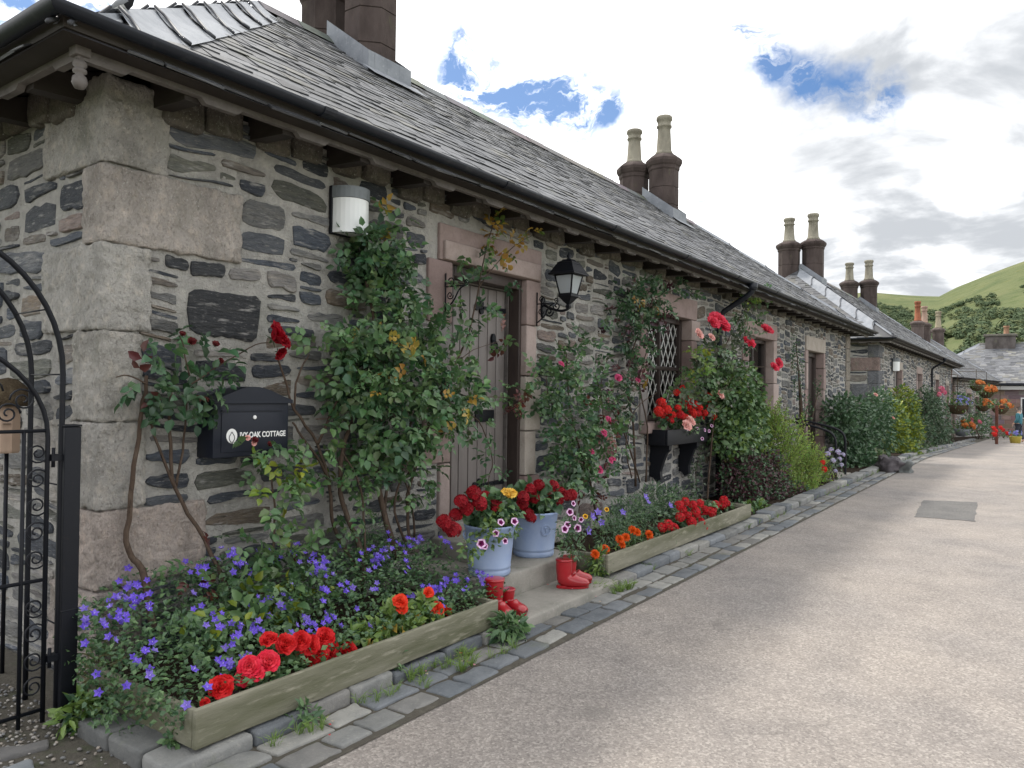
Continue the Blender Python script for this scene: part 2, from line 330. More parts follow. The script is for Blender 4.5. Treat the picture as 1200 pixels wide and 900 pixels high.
def petal_grid(mb, ang, r0, L, W, t0, t1, z0, col, nu=4, nv=4, ruff=.0, tipc=None):
    er = V((math.cos(ang), math.sin(ang), 0)); es = V((-math.sin(ang), math.cos(ang), 0)); p = er*r0+V((0, 0, z0)); vs = []; st = L/nv
    for j in range(nv+1):
        t = j/nv; th = t0+(t1-t0)*t
        if j: p = p+(er*math.sin(th)+V((0, 0, math.cos(th))))*st
        w = W*(.35+.65*math.sin(PI*min(1, t*.72+.08)))*(.82 if j == nv else 1)
        for i in range(nu+1):
            s = i/nu*2-1
            nrm = er*math.cos(th)-V((0, 0, math.sin(th)))
            vs.append(p+es*s*w*.5-nrm*(s*s)*w*.16+nrm*ruff*math.sin(s*5+ang*3+t*4)*t-(er*math.sin(th)+V((0, 0, math.cos(th))))*(s*s*st*.7 if j == nv else 0))
    n1 = nu+1; fs = [(j*n1+i, j*n1+i+1, (j+1)*n1+i+1, (j+1)*n1+i) for j in range(nv) for i in range(nu)]
    cols = [lerp(col, tipc, (f//nu)/(nv-1)) if tipc else col for f in range(len(fs))]
    mb.add(vs, fs, cols, 0, True)
def bloom_mesh(name, col, col2, R=.05, rings=4, base=5, ruff=.006, cup=.9, wf=1.):
    mb = MB(); r = random.Random(hash(name) % 999 if False else len(name)*7)
    for k in range(rings):
        f = k/max(1, rings-1); n = base+k
        for i in range(n):
            petal_grid(mb, 2*PI*(i+.5*k)/n+r.uniform(-.2, .2), R*.05+R*.1*f, R*(.62+.48*f)*r.uniform(.9, 1.08), R*(.55+.65*f)*wf, RAD(4+30*f)*cup, RAD(15+95*f)*cup*r.uniform(.9, 1.1), R*.16*(1-f), lerp(col, col2, r.random()*.6+.4*(1-f)), ruff=ruff)
    for i in range(5):                                   # sepals
        a = 2*PI*i/5; e = V((math.cos(a), math.sin(a), 0)); leaf(mb, V((0, 0, -R*.08)), e+V((0, 0, -.2)), V((0, 0, 1)), R*.6, R*.2, (.04, .09, .03), 0)
    return mb.mesh(name, M['petal'])
def cluster_mesh(name, col, col2, R=.045, n=34, pr=.35):
    mb = MB(); r = random.Random(len(name)*3+1)
    for i in range(n):
        z = 1-1.35*i/n; a = i*2.399; s = math.sqrt(max(0, 1-z*z)); o = V((s*math.cos(a), s*math.sin(a), z)).normalized()
        c = o*R*r.uniform(.82, 1.08); t = o.orthogonal().normalized(); b = o.cross(t); cc = lerp(col, col2, r.random())
        for k in range(5):
            w = 2*PI*k/5+a; d = (t*math.cos(w)+b*math.sin(w)); e = o.cross(d); L = R*pr*r.uniform(.85, 1.15)
            mb.add([c, c+d*L*.7+e*L*.42+o*L*.22, c+d*L+o*L*.12, c+d*L*.7-e*L*.42+o*L*.22], [(0, 1, 2, 3)], tuple(x*r.uniform(.85, 1.1) for x in cc))
    return mb.mesh(name, M['petal'])
def star_mesh(name, col, col2, R=.020):
    mb = MB()
    for k in range(5):
        a = 2*PI*k/5; d = V((math.cos(a), math.sin(a), 0)); e = V((-math.sin(a), math.cos(a), 0)); z = V((0, 0, 1))
        c0 = V((0, 0, -R*.5))
        mb.add([c0, d*R*.5-e*R*.33, d*R*1.02+z*R*.1, d*R*.5+e*R*.33], [(0, 1, 2, 3)], lerp(col, col2, k/4))
    mb.add([V((0, 0, -R*.4)), V((R*.12, 0, R*.25)), V((-R*.08, R*.1, R*.25))], [(0, 1, 2)], (.75, .72, .8))
    return mb.mesh(name, M['petal'])
def trumpet_mesh(name, rim, mid, eye, R=.03):
    mb = MB(); n = 15; prof = [(.12, -.75), (.25, -.3), (.62, -.02), (1, .06)]; vs = []
    for r, z in prof:
        for k in range(n):
            a = 2*PI*k/n; rr = r*(1+(.09*math.cos(5*a) if r > .5 else 0)); vs.append(V((rr*R*math.cos(a), rr*R*math.sin(a), z*R+(.07*R*math.sin(5*a) if r > .9 else 0))))
    fs = []; cs = []
    for i, c in enumerate((eye, eye, rim)):
        for k in range(n): fs.append((i*n+k, i*n+(k+1) % n, (i+1)*n+(k+1) % n, (i+1)*n+k)); cs.append(c if (i < 2 or k % 3) else mid)
    fs.append(tuple(range(n))); cs.append((.05, .03, .01))
    mb.add(vs, fs, cs, 0, True)
    return mb.mesh(name, M['petal'])
RED = ((.52, .012, .014), (.74, .03, .022)); DRED = ((.22, .004, .012), (.40, .010, .02)); CRIM = ((.50, .012, .035), (.72, .05, .075)); ORG = ((.78, .085, .012), (.92, .17, .02))
FM = {'red_begonia': bloom_mesh('red_begonia_bloom', (.58, .008, .014), (.82, .04, .035), .045, 5, 6),
      'coral_begonia': bloom_mesh('coral_begonia_bloom', (.80, .035, .015), (.92, .11, .04), .04, 4, 6),
      'pink_begonia': bloom_mesh('pinkish_begonia_bloom', (.78, .02, .06), (.9, .08, .11), .045, 4, 6),
      'crimson_rose': bloom_mesh('crimson_rose_bloom', (.62, .016, .055), (.88, .11, .17), .055, 5, 5),
      'withered': bloom_mesh('withered_rose', (.10, .012, .016), (.20, .04, .04), .055, 3, 5, cup=.5), 'dark_rose': bloom_mesh('dark_rose_bloom_red', (.26, .003, .012), (.42, .008, .022), .055, 4, 5, cup=.7),
      'pink_rose': bloom_mesh('pink_rose_bloom', (.62, .06, .20), (.80, .16, .32), .032, 4, 5),
      'blush_rose': bloom_mesh('blush_rose_bloom', (.84, .42, .38), (.88, .60, .54), .055, 4, 5),
      'yellow_rose': bloom_mesh('yellow_rose_bloom', (.86, .52, .06), (.90, .66, .18), .05, 5, 5, .008, .72),
      'marigold': bloom_mesh('marigold_bloom', (.72, .07, .010), (.90, .20, .02), .034, 6, 11, .003, 1.0, .36),
      'geranium': cluster_mesh('geranium_head', *RED), 'dark_geranium': cluster_mesh('dark_geranium_head', (.19, .004, .010), (.36, .008, .018), .042, 44, .46), 'crimson_geranium': cluster_mesh('crimson_geranium_head', (.40, .006, .012), (.62, .018, .028)),
      'campanula': star_mesh('campanula_flower', (.15, .085, .60), (.25, .16, .76)), 'campanula_pale': star_mesh('campanula_flower_pale', (.20, .14, .58), (.30, .22, .70)),
      'petunia': trumpet_mesh('petunia_flower', (.82, .58, .78), (.70, .38, .64), (.16, .01, .09)), 'pansy': trumpet_mesh('pansy_flower', (.85, .5, .03), (.8, .4, .02), (.3, .1, .01), .022),
      'lobelia': star_mesh('lobelia_flower', (.22, .22, .62), (.34, .33, .75), .05), 'orange_far': cluster_mesh('orange_bloom_head', (.50, .12, .025), (.72, .28, .08), .10, 20, .5), 'pink_far': cluster_mesh('pink_bloom_head', (.6, .1, .2), (.75, .25, .35), .09, 20, .5),
      'red_far': cluster_mesh('red_bloom_head', *RED, .09, 20, .5), 'lilac': cluster_mesh('lilac_spike', (.42, .38, .56), (.56, .52, .68), .03, 16, .6)}
def flower(root, kind, p, face=(0, -.5, .8), s=1., name='flower'):
    o = link(name, FM[kind], root); q = (V(face)+rv()*.18).to_track_quat('Z', 'Y')
    o.rotation_euler = (q.to_matrix() @ Matrix.Rotation(rnd.uniform(0, 6.28), 3, 'Z')).to_euler(); o.location = p; o.scale = (s, s, s)
    return o

# ------------------------------------------------------------------ rubble masonry
STONES = [((.062, .072, .090), 5.5), ((.092, .10, .114), 5), ((.042, .048, .060), 4), ((.15, .15, .147), 4), ((.125, .128, .11), 2), ((.15, .122, .095), 2), ((.20, .178, .158), 2.2), ((.23, .218, .208), 2.6), ((.21, .165, .148), 1.2)]
def stone_col(r):
    t = r.random()*sum(w for _, w in STONES)
    for c, w in STONES:
        t -= w
        if t <= 0: break
    k = r.uniform(.62, 1.4); return tuple(x*k for x in c)
def stone(mb, fn, s0, s1, t0, t1, r, N, hgt, col, plain=False):
    """one flat, ragged, slaty stone"""
    cs, ct = (s0+s1)/2, (t0+t1)/2; a, b = (s1-s0)/2, (t1-t0)/2
    q = [[-a*(1-r.random()*.16), -b*(1-r.random()*.30)], [a*(1-r.random()*.16), -b*(1-r.random()*.30)], [a*(1-r.random()*.16), b*(1-r.random()*.30)], [-a*(1-r.random()*.16), b*(1-r.random()*.30)]]
    w = r.random()
    if plain: w = 1
    if w < .17: q[1][1] *= .35; q[2][1] *= .35
    elif w < .34: q[0][1] *= .35; q[3][1] *= .35
    sh = r.uniform(-.16, .16)*b/max(a, .01); n0 = max(2, N//2-2); pts = []
    for k in range(4):
        m = n0 if k % 2 == 0 else max(2, N//2-n0)
        p0, p1 = q[k], q[(k+1) % 4]
        for i in range(m): f = i/m; pts.append([p0[0]+(p1[0]-p0[0])*f, p0[1]+(p1[1]-p0[1])*f])
    n = len(pts); pts = [[(pts[i-1][c]+2.6*pts[i][c]+pts[(i+1) % n][c])/4.6 for c in (0, 1)] for i in range(n)]
    rings = []
    for k, (sc_, out) in enumerate(((1.0, -.012), (.965, hgt*.6), (.86, hgt), (.45, hgt*r.uniform(.7, 1.2)))):
        for x, y in pts:
            e = min(.016, b*.26)*(mn.noise(V((cs*7+x*19, ct*9+y*19, 1.3)))+.45*mn.noise(V((cs*7+x*55, ct*9+y*70, 4))))*(1 if k < 3 else .4)
            L_ = math.hypot(x/a, y/b)+1e-6
            S = cs+x*sc_+e*x/a/L_*1.3; T = ct+y*sc_+e*y/b/L_+x*sh
            S += .02*mn.noise(V((S*1.6, T*1.6, 7))); T += .05*mn.noise(V((S*1.1, T*.9, 2)))+.018*mn.noise(V((S*3.3, T*2, 5)))
            rings.append(fn(S, T, out+.005*mn.noise(V((S*24, T*60, k)))))
    fs = [(k*n+i, k*n+(i+1) % n, (k+1)*n+(i+1) % n, (k+1)*n+i) for k in range(3) for i in range(n)]; fs.append(tuple(range(3*n, 4*n)))
    mb.add(rings, fs, col, 0, False)
def rubble(mb, fn, W, H, holes, seed, big=(), cell=(.043, .033), N=16, sc_=1., z0=0, blank=()):
    """random rubble: stones packed on a fine grid, bedded in a mortar face; holes are (s0, s1, t0, t1)"""
    r = random.Random(seed); cw, ch = cell; nx = int(W/cw); nz = int((H-z0)/ch); occ = bytearray(nx*nz)
    for s0, s1, t0, t1 in list(holes)+list(blank)+[b[:4] for b in big]:
        for j in range(max(0, int((t0-z0)/ch+.3)), min(nz, int((t1-z0)/ch+.7))):
            for i in range(max(0, int(s0/cw+.3)), min(nx, int(s1/cw+.7))): occ[j*nx+i] = 1
    for j in range(nz):
        for i in range(nx):
            if occ[j*nx+i]: continue
            t = r.random()
            if t < .24: w, h = r.randint(8, 15), r.randint(4, 6)
            elif t < .58: w, h = r.randint(7, 14), r.randint(2, 4)
            elif t < .90: w, h = r.randint(5, 12), r.randint(1, 2)
            else: w, h = r.randint(4, 7), r.randint(3, 4)
            w = max(2, int(w*sc_)); h = max(1, int(h*sc_))
            m = 0
            while m < w and i+m < nx and not occ[j*nx+i+m]: m += 1
            w = m; h = max(1, min(h, int(w*.75)))
            m = 1
            while m < h and j+m < nz and not any(occ[(j+m)*nx+i+k] for k in range(w)): m += 1
            h = m
            for jj in range(h):
                for ii in range(w): occ[(j+jj)*nx+i+ii] = 1
            if w < 2: continue
            g = r.uniform(.004, .011)
            if w < 3 and r.random() < .5: continue                 # a pocket of plain mortar
            stone(mb, fn, i*cw+g, (i+w)*cw-g, z0+j*ch+g*.7, z0+(j+h)*ch-g*.7, r, N, r.uniform(.002, .024), stone_col(r))
    for s0, s1, t0, t1, col in big: stone(mb, fn, s0+.02, s1-.02, t0+.02, t1-.02, r, 26, .018, col, True)
    xs = sorted({0, W, *[h[0] for h in holes], *[h[1] for h in holes]}); zs = sorted({-.3, H, *[h[2] for h in holes], *[h[3] for h in holes]})
    xs = [x for x in xs if 0 <= x <= W]; zs = [z for z in zs if -.3 <= z <= H]
    for a, b in zip(xs, xs[1:]):
        for c, d in zip(zs, zs[1:]):
            if any(h[0] <= (a+b)/2 <= h[1] and h[2] <= (c+d)/2 <= h[3] for h in holes): continue
            mb.add([fn(a, c, 0), fn(b, c, 0), fn(b, d, 0), fn(a, d, 0)], [(0, 1, 2, 3)], (1, 1, 1), 1)

# ------------------------------------------------------------------ cottage kit (built about its own corner, front along +x, front face at y = 0)
TONE = 1.0
def slates(mb, O, A, B, L, srange, r, gauge=.165, wid=(.17, .36), thick=.010):
    Nn = A.cross(B); t = 0.0; row = 0
    while t < L-.03:
        g = gauge*(1-.38*t/L); s0, s1 = srange(t); e0, e1 = srange(min(L, t+g)); s = min(s0, e0)+r.uniform(-.15, 0); hi = max(s1, e1)
        while s < hi:
            w = r.uniform(*wid)*(1-.2*t/L); a, b = s+.004, s+w-.004; s += w
            a2 = max(a, s0-.01); b2 = min(b, s1+.01)
            if b2-a2 < .03: continue
            l2 = min(L, t+g*1.9); lift = thick*r.uniform(1.5, 2.6); j0 = r.uniform(-.030, .014) if r.random() < .93 else -.06; jr = r.uniform(-.014, .014); tl = r.uniform(-.003, .003); th = thick*r.uniform(.7, 1.3)
            c0, c1 = srange(l2); ta, tb = max(a2, c0-.01), min(b2, c1+.01)
            if tb-ta < .02: ta = tb = min(max((a2+b2)/2, c0), max(c0, c1))
            P = lambda x, y, z: O+A*x+B*y+Nn*z
            k = r.uniform(.7, 1.35); base = (.085, .088, .095) if r.random() < .72 else r.choice(((.12, .12, .12), (.055, .057, .064), (.10, .098, .088)))
            col = tuple(x*k*TONE for x in base)
            vs = [P(a2, t+j0-jr, lift-th+tl), P(b2, t+j0+jr, lift-th-tl), P(tb, l2, .001), P(ta, l2, .001), P(a2, t+j0-jr, lift+tl), P((a2*2+b2)/3, t+j0+r.uniform(-.008, .006), lift), P((a2+2*b2)/3, t+j0+r.uniform(-.008, .006), lift), P(b2, t+j0+jr, lift-tl), P(tb, l2, .001+th*.6), P(ta, l2, .001+th*.6)]
            mb.add(vs, [(0, 1, 7, 6, 5, 4), (4, 5, 6, 7, 8, 9), (1, 2, 8, 7), (0, 4, 9, 3), (0, 3, 2, 1)], col)
        t += g; row += 1
def lead_strip(par, p0, p1, sides, w0, seg, name='hip_lead', zmin=-99):
    """lead sheets along a hip from p0 up to p1; sides: the two roof slopes' (down-hill direction in the slope, normal)"""
    mb = MB(); d = (p1-p0); L = d.length; d.normalize(); n = max(1, int(L/seg))
    for i in range(n):
        a = L*i/n; b = L*(i+1)/n+.03; lift = .034
        ridge0 = p0+d*a+V((0, 0, .034)); ridge1 = p0+d*b+V((0, 0, .026))
        for k, (dn, nn) in enumerate(sides):
            m = 5; vs = []; w = max(.02, min(w0, (p0.z+d.z*a-zmin)/max(.05, -dn.z)))
            for q in range(m+1):
                f = q/m; h = lift*(1-.1*f)
                wob = .012*math.sin(f*3+i*2.1)
                vs += [ridge0.lerp(p0+d*a, min(1, f*3))+dn*w*f+nn*(h+wob*.3), ridge1.lerp(p0+d*b, min(1, f*3))+dn*w*f+nn*(h-.012+wob*.3)]
            fs = [(2*q, 2*q+1, 2*q+3, 2*q+2) if k == 0 else (2*q, 2*q+2, 2*q+3, 2*q+1) for q in range(m)]
            mb.add(vs, fs, (1, 1, 1), 0, True)
            edge = [vs[2*q]+nn*.012+d*(.06*math.sin(q*1.1)) for q in range(m+1)]
            tube(mb, edge, .010, 6, m=1)
        tube(mb, [ridge0, ridge1], .012, 8)
    return mb.build(name, [M['lead'], M['lead_dark']], par)
def flue(par, x, y, zb, zc, zt, w=.30, ph=PI/8, stone_c=(.085, .066, .061), pot_c=(.27, .25, .20), n=8, flash=True, name='chimney_stack'):
    """an eight-sided stone flue with a moulded head and a tall clay pot"""
    mb = MB(); W = w/math.cos(PI/8)
    prof = [(W*1.05, zb), (W*1.05, zb+.02), (W, zb+.05)]
    h = zc-zb; k = 3
    for i in range(1, k):
        z = zb+h*.82*i/k; prof += [(W, z-.008), (W*.965, z-.004), (W*.965, z+.004), (W, z+.008)]
    prof += [(W, zc-.26), (W*1.06, zc-.23), (W*1.07, zc-.17), (W*1.15, zc-.14), (W*1.23, zc-.08), (W*1.23, zc-.02), (W*1.12, zc+.02), (W*.8, zc+.09), (W*.6, zc+.10), (0, zc+.10)]
    lathe(mb, (x, y, 0), prof, n, stone_c, 0, False, ph)
    s = mb.build(name, M['terra'], par)
    if zt:
        mb = MB(); H = zt-zc-.08; R = w*.60; z0 = zc+.08
        prof = [(R*1.12, z0), (R*1.12, z0+.06*H), (R*.98, z0+.11*H), (R*.92, z0+.13*H), (R*.78, z0+.62*H), (R*.78, z0+.70*H), (R*.92, z0+.72*H), (R*.92, z0+.76*H), (R*.8, z0+.78*H), (R*.82, z0+.86*H), (R*.98, z0+.90*H), (R*.98, z0+.97*H), (R*.86, z0+H), (R*.66, z0+H), (R*.6, z0+.8*H), (0, z0+.8*H)]
        lathe(mb, (x, y, 0), prof, 16, pot_c, 0, True, .1)
        mb.build('chimney_pot', M['terra'], s)
    return s
def apron(par, x, y, w, zr, pitch, yr):
    """lead flashing around a flue on the front slope"""
    mb = MB(); s = w*1.18
    for a, b in (((-s, -s), (s, -s)), ((-s, s), (-s, -s)), ((s, -s), (s, s))):
        n = 7
        for i in range(n):
            p = [a[0]+(b[0]-a[0])*k/n for k in (i, i+1.04)]; q = [a[1]+(b[1]-a[1])*k/n for k in (i, i+1.04)]; jut = .006*(i % 2)
            zs = [zr-abs(y+q[k]-yr)*pitch for k in (0, 1)]
            f = 1+jut
            vs = [(x+p[0]*f, y+q[0]*f, zs[0]-.02), (x+p[1]*f, y+q[1]*f, zs[1]-.02), (x+p[1]*f, y+q[1]*f, zs[1]+.24), (x+p[0]*f, y+q[0]*f, zs[0]+.24)]
            mb.add(vs, [(0, 1, 2, 3)])
    # skirt on the slates
    for i in range(6):
        x0 = x-s*1.25+i*2.5*s/6; yy = y-s
        z1 = zr-(yr-yy)*pitch; vs = [(x0, yy, z1+.05), (x0+2.5*s/6+.02, yy, z1+.05), (x0+2.5*s/6+.02, yy-.2, z1-.2*pitch+.05), (x0, yy-.2, z1-.2*pitch+.05)]
        mb.add(vs, [(0, 3, 2, 1)])
    mb.build('chimney_flashing', M['lead'], par)

def roof(par, L, D, ze, zr, over=.5, gauge=.165, wid=(.17, .36), seed=3, lead_w=.34, lead_seg=.62, back=True):
    ins = lead_w*.6
    half = D/2+over; pitch = (zr-ze)/half; th = math.atan(pitch); c, s = math.cos(th), math.sin(th); Ls = half/c; r = random.Random(seed)
    x0, x1, y0, y1 = -over, L+over, -over, D+over
    mb = MB(); P = V
    rg0, rg1 = P((x0+half, D/2, zr)), P((x1-half, D/2, zr)); e = [P((x0, y0, ze)), P((x1, y0, ze)), P((x1, y1, ze)), P((x0, y1, ze))]
    mb.add([*e, rg0, rg1], [(0, 1, 5, 4), (1, 2, 5), (2, 3, 4, 5), (3, 0, 4)], (.05, .05, .055))
    slates(mb, e[0], V((1, 0, 0)), V((0, c, s)), Ls, lambda t: (t*c+min(ins, max(0, (x1-x0)/2-t*c-.1)), x1-x0-t*c-ins*.45), r, gauge, wid)
    slates(mb, e[3], V((0, -1, 0)), V((c, 0, s)), Ls, lambda t: (t*c, max(t*c, y1-y0-t*c-ins)), r, gauge, wid)
    slates(mb, e[1], V((0, 1, 0)), V((-c, 0, s)), Ls, lambda t: (t*c, y1-y0-t*c), r, gauge*1.3, (wid[0]*1.5, wid[1]*1.5))
    if back: slates(mb, e[2], V((-1, 0, 0)), V((0, -c, s)), Ls, lambda t: (t*c, x1-x0-t*c), r, gauge*1.6, (wid[0]*2, wid[1]*2))
    ro = mb.build('roof', M['slate'], par)
    dn = {'f': (V((0, -c, -s)), V((0, -s, c))), 'l': (V((-c, 0, -s)), V((-s, 0, c))), 'r': (V((c, 0, -s)), V((s, 0, c))), 'b': (V((0, c, -s)), V((0, s, c)))}
    lead_strip(ro, e[0]+(rg0-e[0])*.012, rg0, (dn['f'], dn['l']), lead_w, lead_seg, zmin=ze)
    lead_strip(ro, e[1]+(rg1-e[1])*.03, rg1, (dn['f'], dn['r']), lead_w*.5, lead_seg*1.5, zmin=ze)
    mb = MB(); n = int((rg1-rg0).length/.5)
    for i in range(n):                                   # ridge stones
        a, b = rg0.lerp(rg1, i/n), rg0.lerp(rg1, (i+1)/n); j = .012*mn.noise(a*3)
        vs = []
        for p, sx in ((a, .004), (b, -.004)):
            q = p+V((sx, 0, j)); vs += [q+V((0, -.15, -.15*pitch+.035)), q+V((0, -.03, .055)), q+V((0, .03, .055)), q+V((0, .15, -.15*pitch+.035))]
        mb.add(vs, [(0, 4, 5, 1), (1, 5, 6, 2), (2, 6, 7, 3), (0, 1, 2, 3), (4, 7, 6, 5)], tuple(x*rnd.uniform(.8, 1.25) for x in (.11, .105, .095)))
    mb.build('ridge_cap', M['slate'], ro)
    return ro, pitch
def eaves(par, L, D, ze, over=.5, step=.62, sides='fl', detail=True):
    """gutter, fascia, notched trim board, soffit boards and rafter feet along the front (f) and the near end (l)"""
    def along(side):
        if side == 'f': return lambda s, o, z: V((s, -o, z)), L
        return lambda s, o, z: V((-o, s, z)), D
    for sd in sides:
        fn, n = along(sd); a, b = -over, n+over
        # half-round gutter, mitred at the corner
        mb = MB(); prof = [(over+.042+.044*math.cos(w), ze-.008+.044*math.sin(w)) for w in [PI+PI*i/8 for i in range(9)]]
        prof += [(over+.042+.038*math.cos(w), ze-.008+.038*math.sin(w)) for w in [2*PI-PI*i/8 for i in range(9)]]
        k = len(prof); vs = [fn(-o, o, z) for o, z in prof]+[fn(n+o, o, z) for o, z in prof]
        fs = [(i, (i+1) % k, k+(i+1) % k, k+i) for i in range(k)]
        if sd == 'l': fs = [f[::-1] for f in fs]
        mb.add(vs, fs, (1, 1, 1), 0, True)
        s = .9
        while s < n and detail:
            pr = [(over+.042+.050*math.cos(w), ze-.008+.050*math.sin(w)) for w in [PI+PI*i/8 for i in range(9)]]
            m = len(pr); vs = [fn(s, o, z) for o, z in pr]+[fn(s+.09, o, z) for o, z in pr]+[fn(s, over+.042, ze-.007), fn(s+.09, over+.042, ze-.007)]
            mb.add(vs, [(i, i+1, m+i+1, m+i) for i in range(m-1)]+[tuple(range(m))+(2*m,), tuple(range(m, 2*m))+(2*m+1,)]); s += 1.83
        mb.build('gutter', M['gutter'], par)
        mb = MB(); o1 = over-.006; o2 = over-.125                                # fascia: a dark board tucked in under the gutter
        prof = [(o1, ze-.01), (o1-.012, ze-.075), (o2, ze-.098), (o2, ze-.01)]
        vs = [fn(-o, o, z) for o, z in prof]+[fn(n+o, o, z) for o, z in prof]; fs = [(i, (i+1) % 4, 4+(i+1) % 4, 4+i) for i in range(4)]
        mb.add(vs, fs)
        # soffit boards
        i0 = .012; vs = [fn(-o2, o2, ze-.05), fn(n+o2, o2, ze-.05), fn(n+i0, -i0, ze+.06), fn(-i0, -i0, ze+.06)]
        mb.add(vs, [(0, 1, 2, 3)])
        mb.build('fascia', M['fascia'], par)
        # pale lower board with stopped notches between the rafter feet
        mb = MB(); t0, t1 = over-.127, over-.165; s = -t0; ss = []
        outl = []; z0, z1, zn = ze-.092, ze-.150, ze-.124
        xs = [-t0]; x = -t0+.45
        outl = [(-t0, z1), (-t0+.22, z1)]
        x = -t0+.22
        while x < n+t0-.9:
            outl += [(x+.03, zn), (x+.40, zn), (x+.43, z1), (x+.62, z1)]; x += .62
        outl += [(n+t0, z1), (n+t0, z0), (-t0, z0)]
        # built as separate slabs so faces stay convex
        pts = [p for p in outl if p[1] != z0]
        for (sa, za), (sb, zb) in zip(pts, pts[1:]):
            vs = [fn(sa, t0, za), fn(sb, t0, zb), fn(sb, t0, z0), fn(sa, t0, z0), fn(sa, t1, za), fn(sb, t1, zb), fn(sb, t1, z0), fn(sa, t1, z0)]
            mb.add(vs, [(0, 1, 2, 3), (5, 4, 7, 6), (4, 5, 1, 0)])
        mb.build('trim_board', M['trim'], par)
        # rafter feet and the mortared wall head between them
        m2 = MB(); s = .18; i = 0
        while s < n-.1:
            mb = MB(); lo = [fn(s, over-.17, ze-.15), fn(s+.09, over-.17, ze-.15), fn(s+.09, -.01, ze-.13), fn(s, -.01, ze-.13)]
            hi = [fn(s, over-.17, ze-.06), fn(s+.09, over-.17, ze-.06), fn(s+.09, -.01, ze+.05), fn(s, -.01, ze+.05)]
            mb.add(lo+hi, [(0, 1, 2, 3), (0, 4, 5, 1), (1, 5, 6, 2), (3, 7, 4, 0), (4, 7, 6, 5)]); mb.build('rafter_foot', M['fascia'], par)
            if s+step < n:
                f2 = (lambda p: p)
                for k in range(2):
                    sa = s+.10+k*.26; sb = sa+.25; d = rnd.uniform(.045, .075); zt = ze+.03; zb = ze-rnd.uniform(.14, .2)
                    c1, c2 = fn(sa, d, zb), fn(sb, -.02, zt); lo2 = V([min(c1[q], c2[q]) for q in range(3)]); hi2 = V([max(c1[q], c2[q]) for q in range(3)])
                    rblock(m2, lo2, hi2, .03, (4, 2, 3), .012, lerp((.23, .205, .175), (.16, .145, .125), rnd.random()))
            s += step; i += 1
        m2.build('wall_head', M['dress'], par)
def surround(par, x0, x1, z0, z1, blocks, lint, sill=None, chamf=.014, dep=.26, proud=.028):
    """dressed stones round an opening: blocks = [(side, z0, z1, width, colour)], lint = (height, overhang, colour)"""
    mb = MB(); h, ov, col = lint
    rblock(mb, (x0-ov[0], -proud, z1), (x1+ov[1], dep, z1+h), chamf, (8, 2, 3), .004, col)
    for sd, a, b, w, c in blocks:
        if sd < 0: lo, hi = (x0-w, -proud, a+.004), (x0, dep, b-.004)
        else: lo, hi = (x1, -proud, a+.004), (x1+w, dep, b-.004)
        rblock(mb, lo, hi, chamf, (3, 2, 5), .004, c)
    if sill: rblock(mb, (x0-.16, -proud-sill[2], z0-sill[0]), (x1+.16, dep, z0-.004), .02, (8, 2, 2), .004, sill[1])
    return mb.build('stone_surround', M['ashlar'], par)
PK = (.30, .232, .215); PK2 = (.37, .30, .275); BG = (.41, .365, .32); PD = (.25, .185, .172); GS = (.23, .215, .205)
def auto_blocks(z0, z1, w0=.2, w1=.32, r=rnd):
    out = []
    for sd in (-1, 1):
        z = z0; k = r.randint(0, 1)
        while z < z1-.05:
            zz = min(z1, z+r.uniform(.42, .62))
            if z1-zz < .2: zz = z1
            out.append((sd, z, zz, (w0, w1)[k], r.choice((PK, PK2, PD, GS)))); z = zz; k ^= 1
    return out
def window(par, x0, x1, z0, z1, y=.17, lattice=True, bars=0):
    mb = MB(); w = .07
    for a, b, c, d in ((x0+.003, x0+w, z0+.003, z1-.003), (x1-w, x1-.003, z0+.003, z1-.003)): box(mb, (a, y-.05, c), (b, y+.05, d), bev=.006)
    for c, d in ((z0+.003, z0+w), (z1-w, z1-.003), ((z0+z1)/2-.025, (z0+z1)/2+.025)): box(mb, (x0+w+.002, y-.045, c), (x1-w-.002, y+.045, d), bev=.006)
    xm = (x0+x1)/2; box(mb, (xm-.02, y-.04, z0+w), (xm+.02, y+.04, z1-w), bev=.005)
    f = mb.build('window', M['darkwood'], par)
    mb = MB(); box(mb, (x0+w, y+.012, z0+w), (x1-w, y+.02, z1-w)); mb.build('pane', M['glass'], f)
    if lattice:
        mb = MB(); a, b, c, d = x0+w, x1-w, z0+w, z1-w; k = .16
        t = a-(d-c)
        while t < b:
            for sgn in (1, -1):
                pts = []
                for zz in (c, d):
                    xx = t+(zz-c)*.62 if sgn > 0 else t+(d-zz)*.62
                    pts.append((xx, zz))
                (xa, za), (xb, zb) = pts
                if xb < xa: xa, za, xb, zb = xb, zb, xa, za
                lo, hi = max(xa, a), min(xb, b)
                if hi-lo > .02:
                    g = lambda x: za+(zb-za)*(x-xa)/(xb-xa)
                    tube(mb, [(lo, y+.004, g(lo)), (hi, y+.004, g(hi))], .0065, 4)
            t += k
        mb.build('lattice', M['cream'], f)
    mb = MB(); n = 24; vs = []                            # net curtain behind the glass
    for i in range(n+1):
        x = x0+w+(x1-x0-2*w)*i/n; yy = y+.09+.02*math.sin(i*1.9); vs += [(x, yy, z0+.05), (x, yy, z1-.05)]
    mb.add(vs, [(2*i, 2*i+2, 2*i+3, 2*i+1) for i in range(n)], smooth=True); mb.build('curtain', M['curtain'], f)
    return f
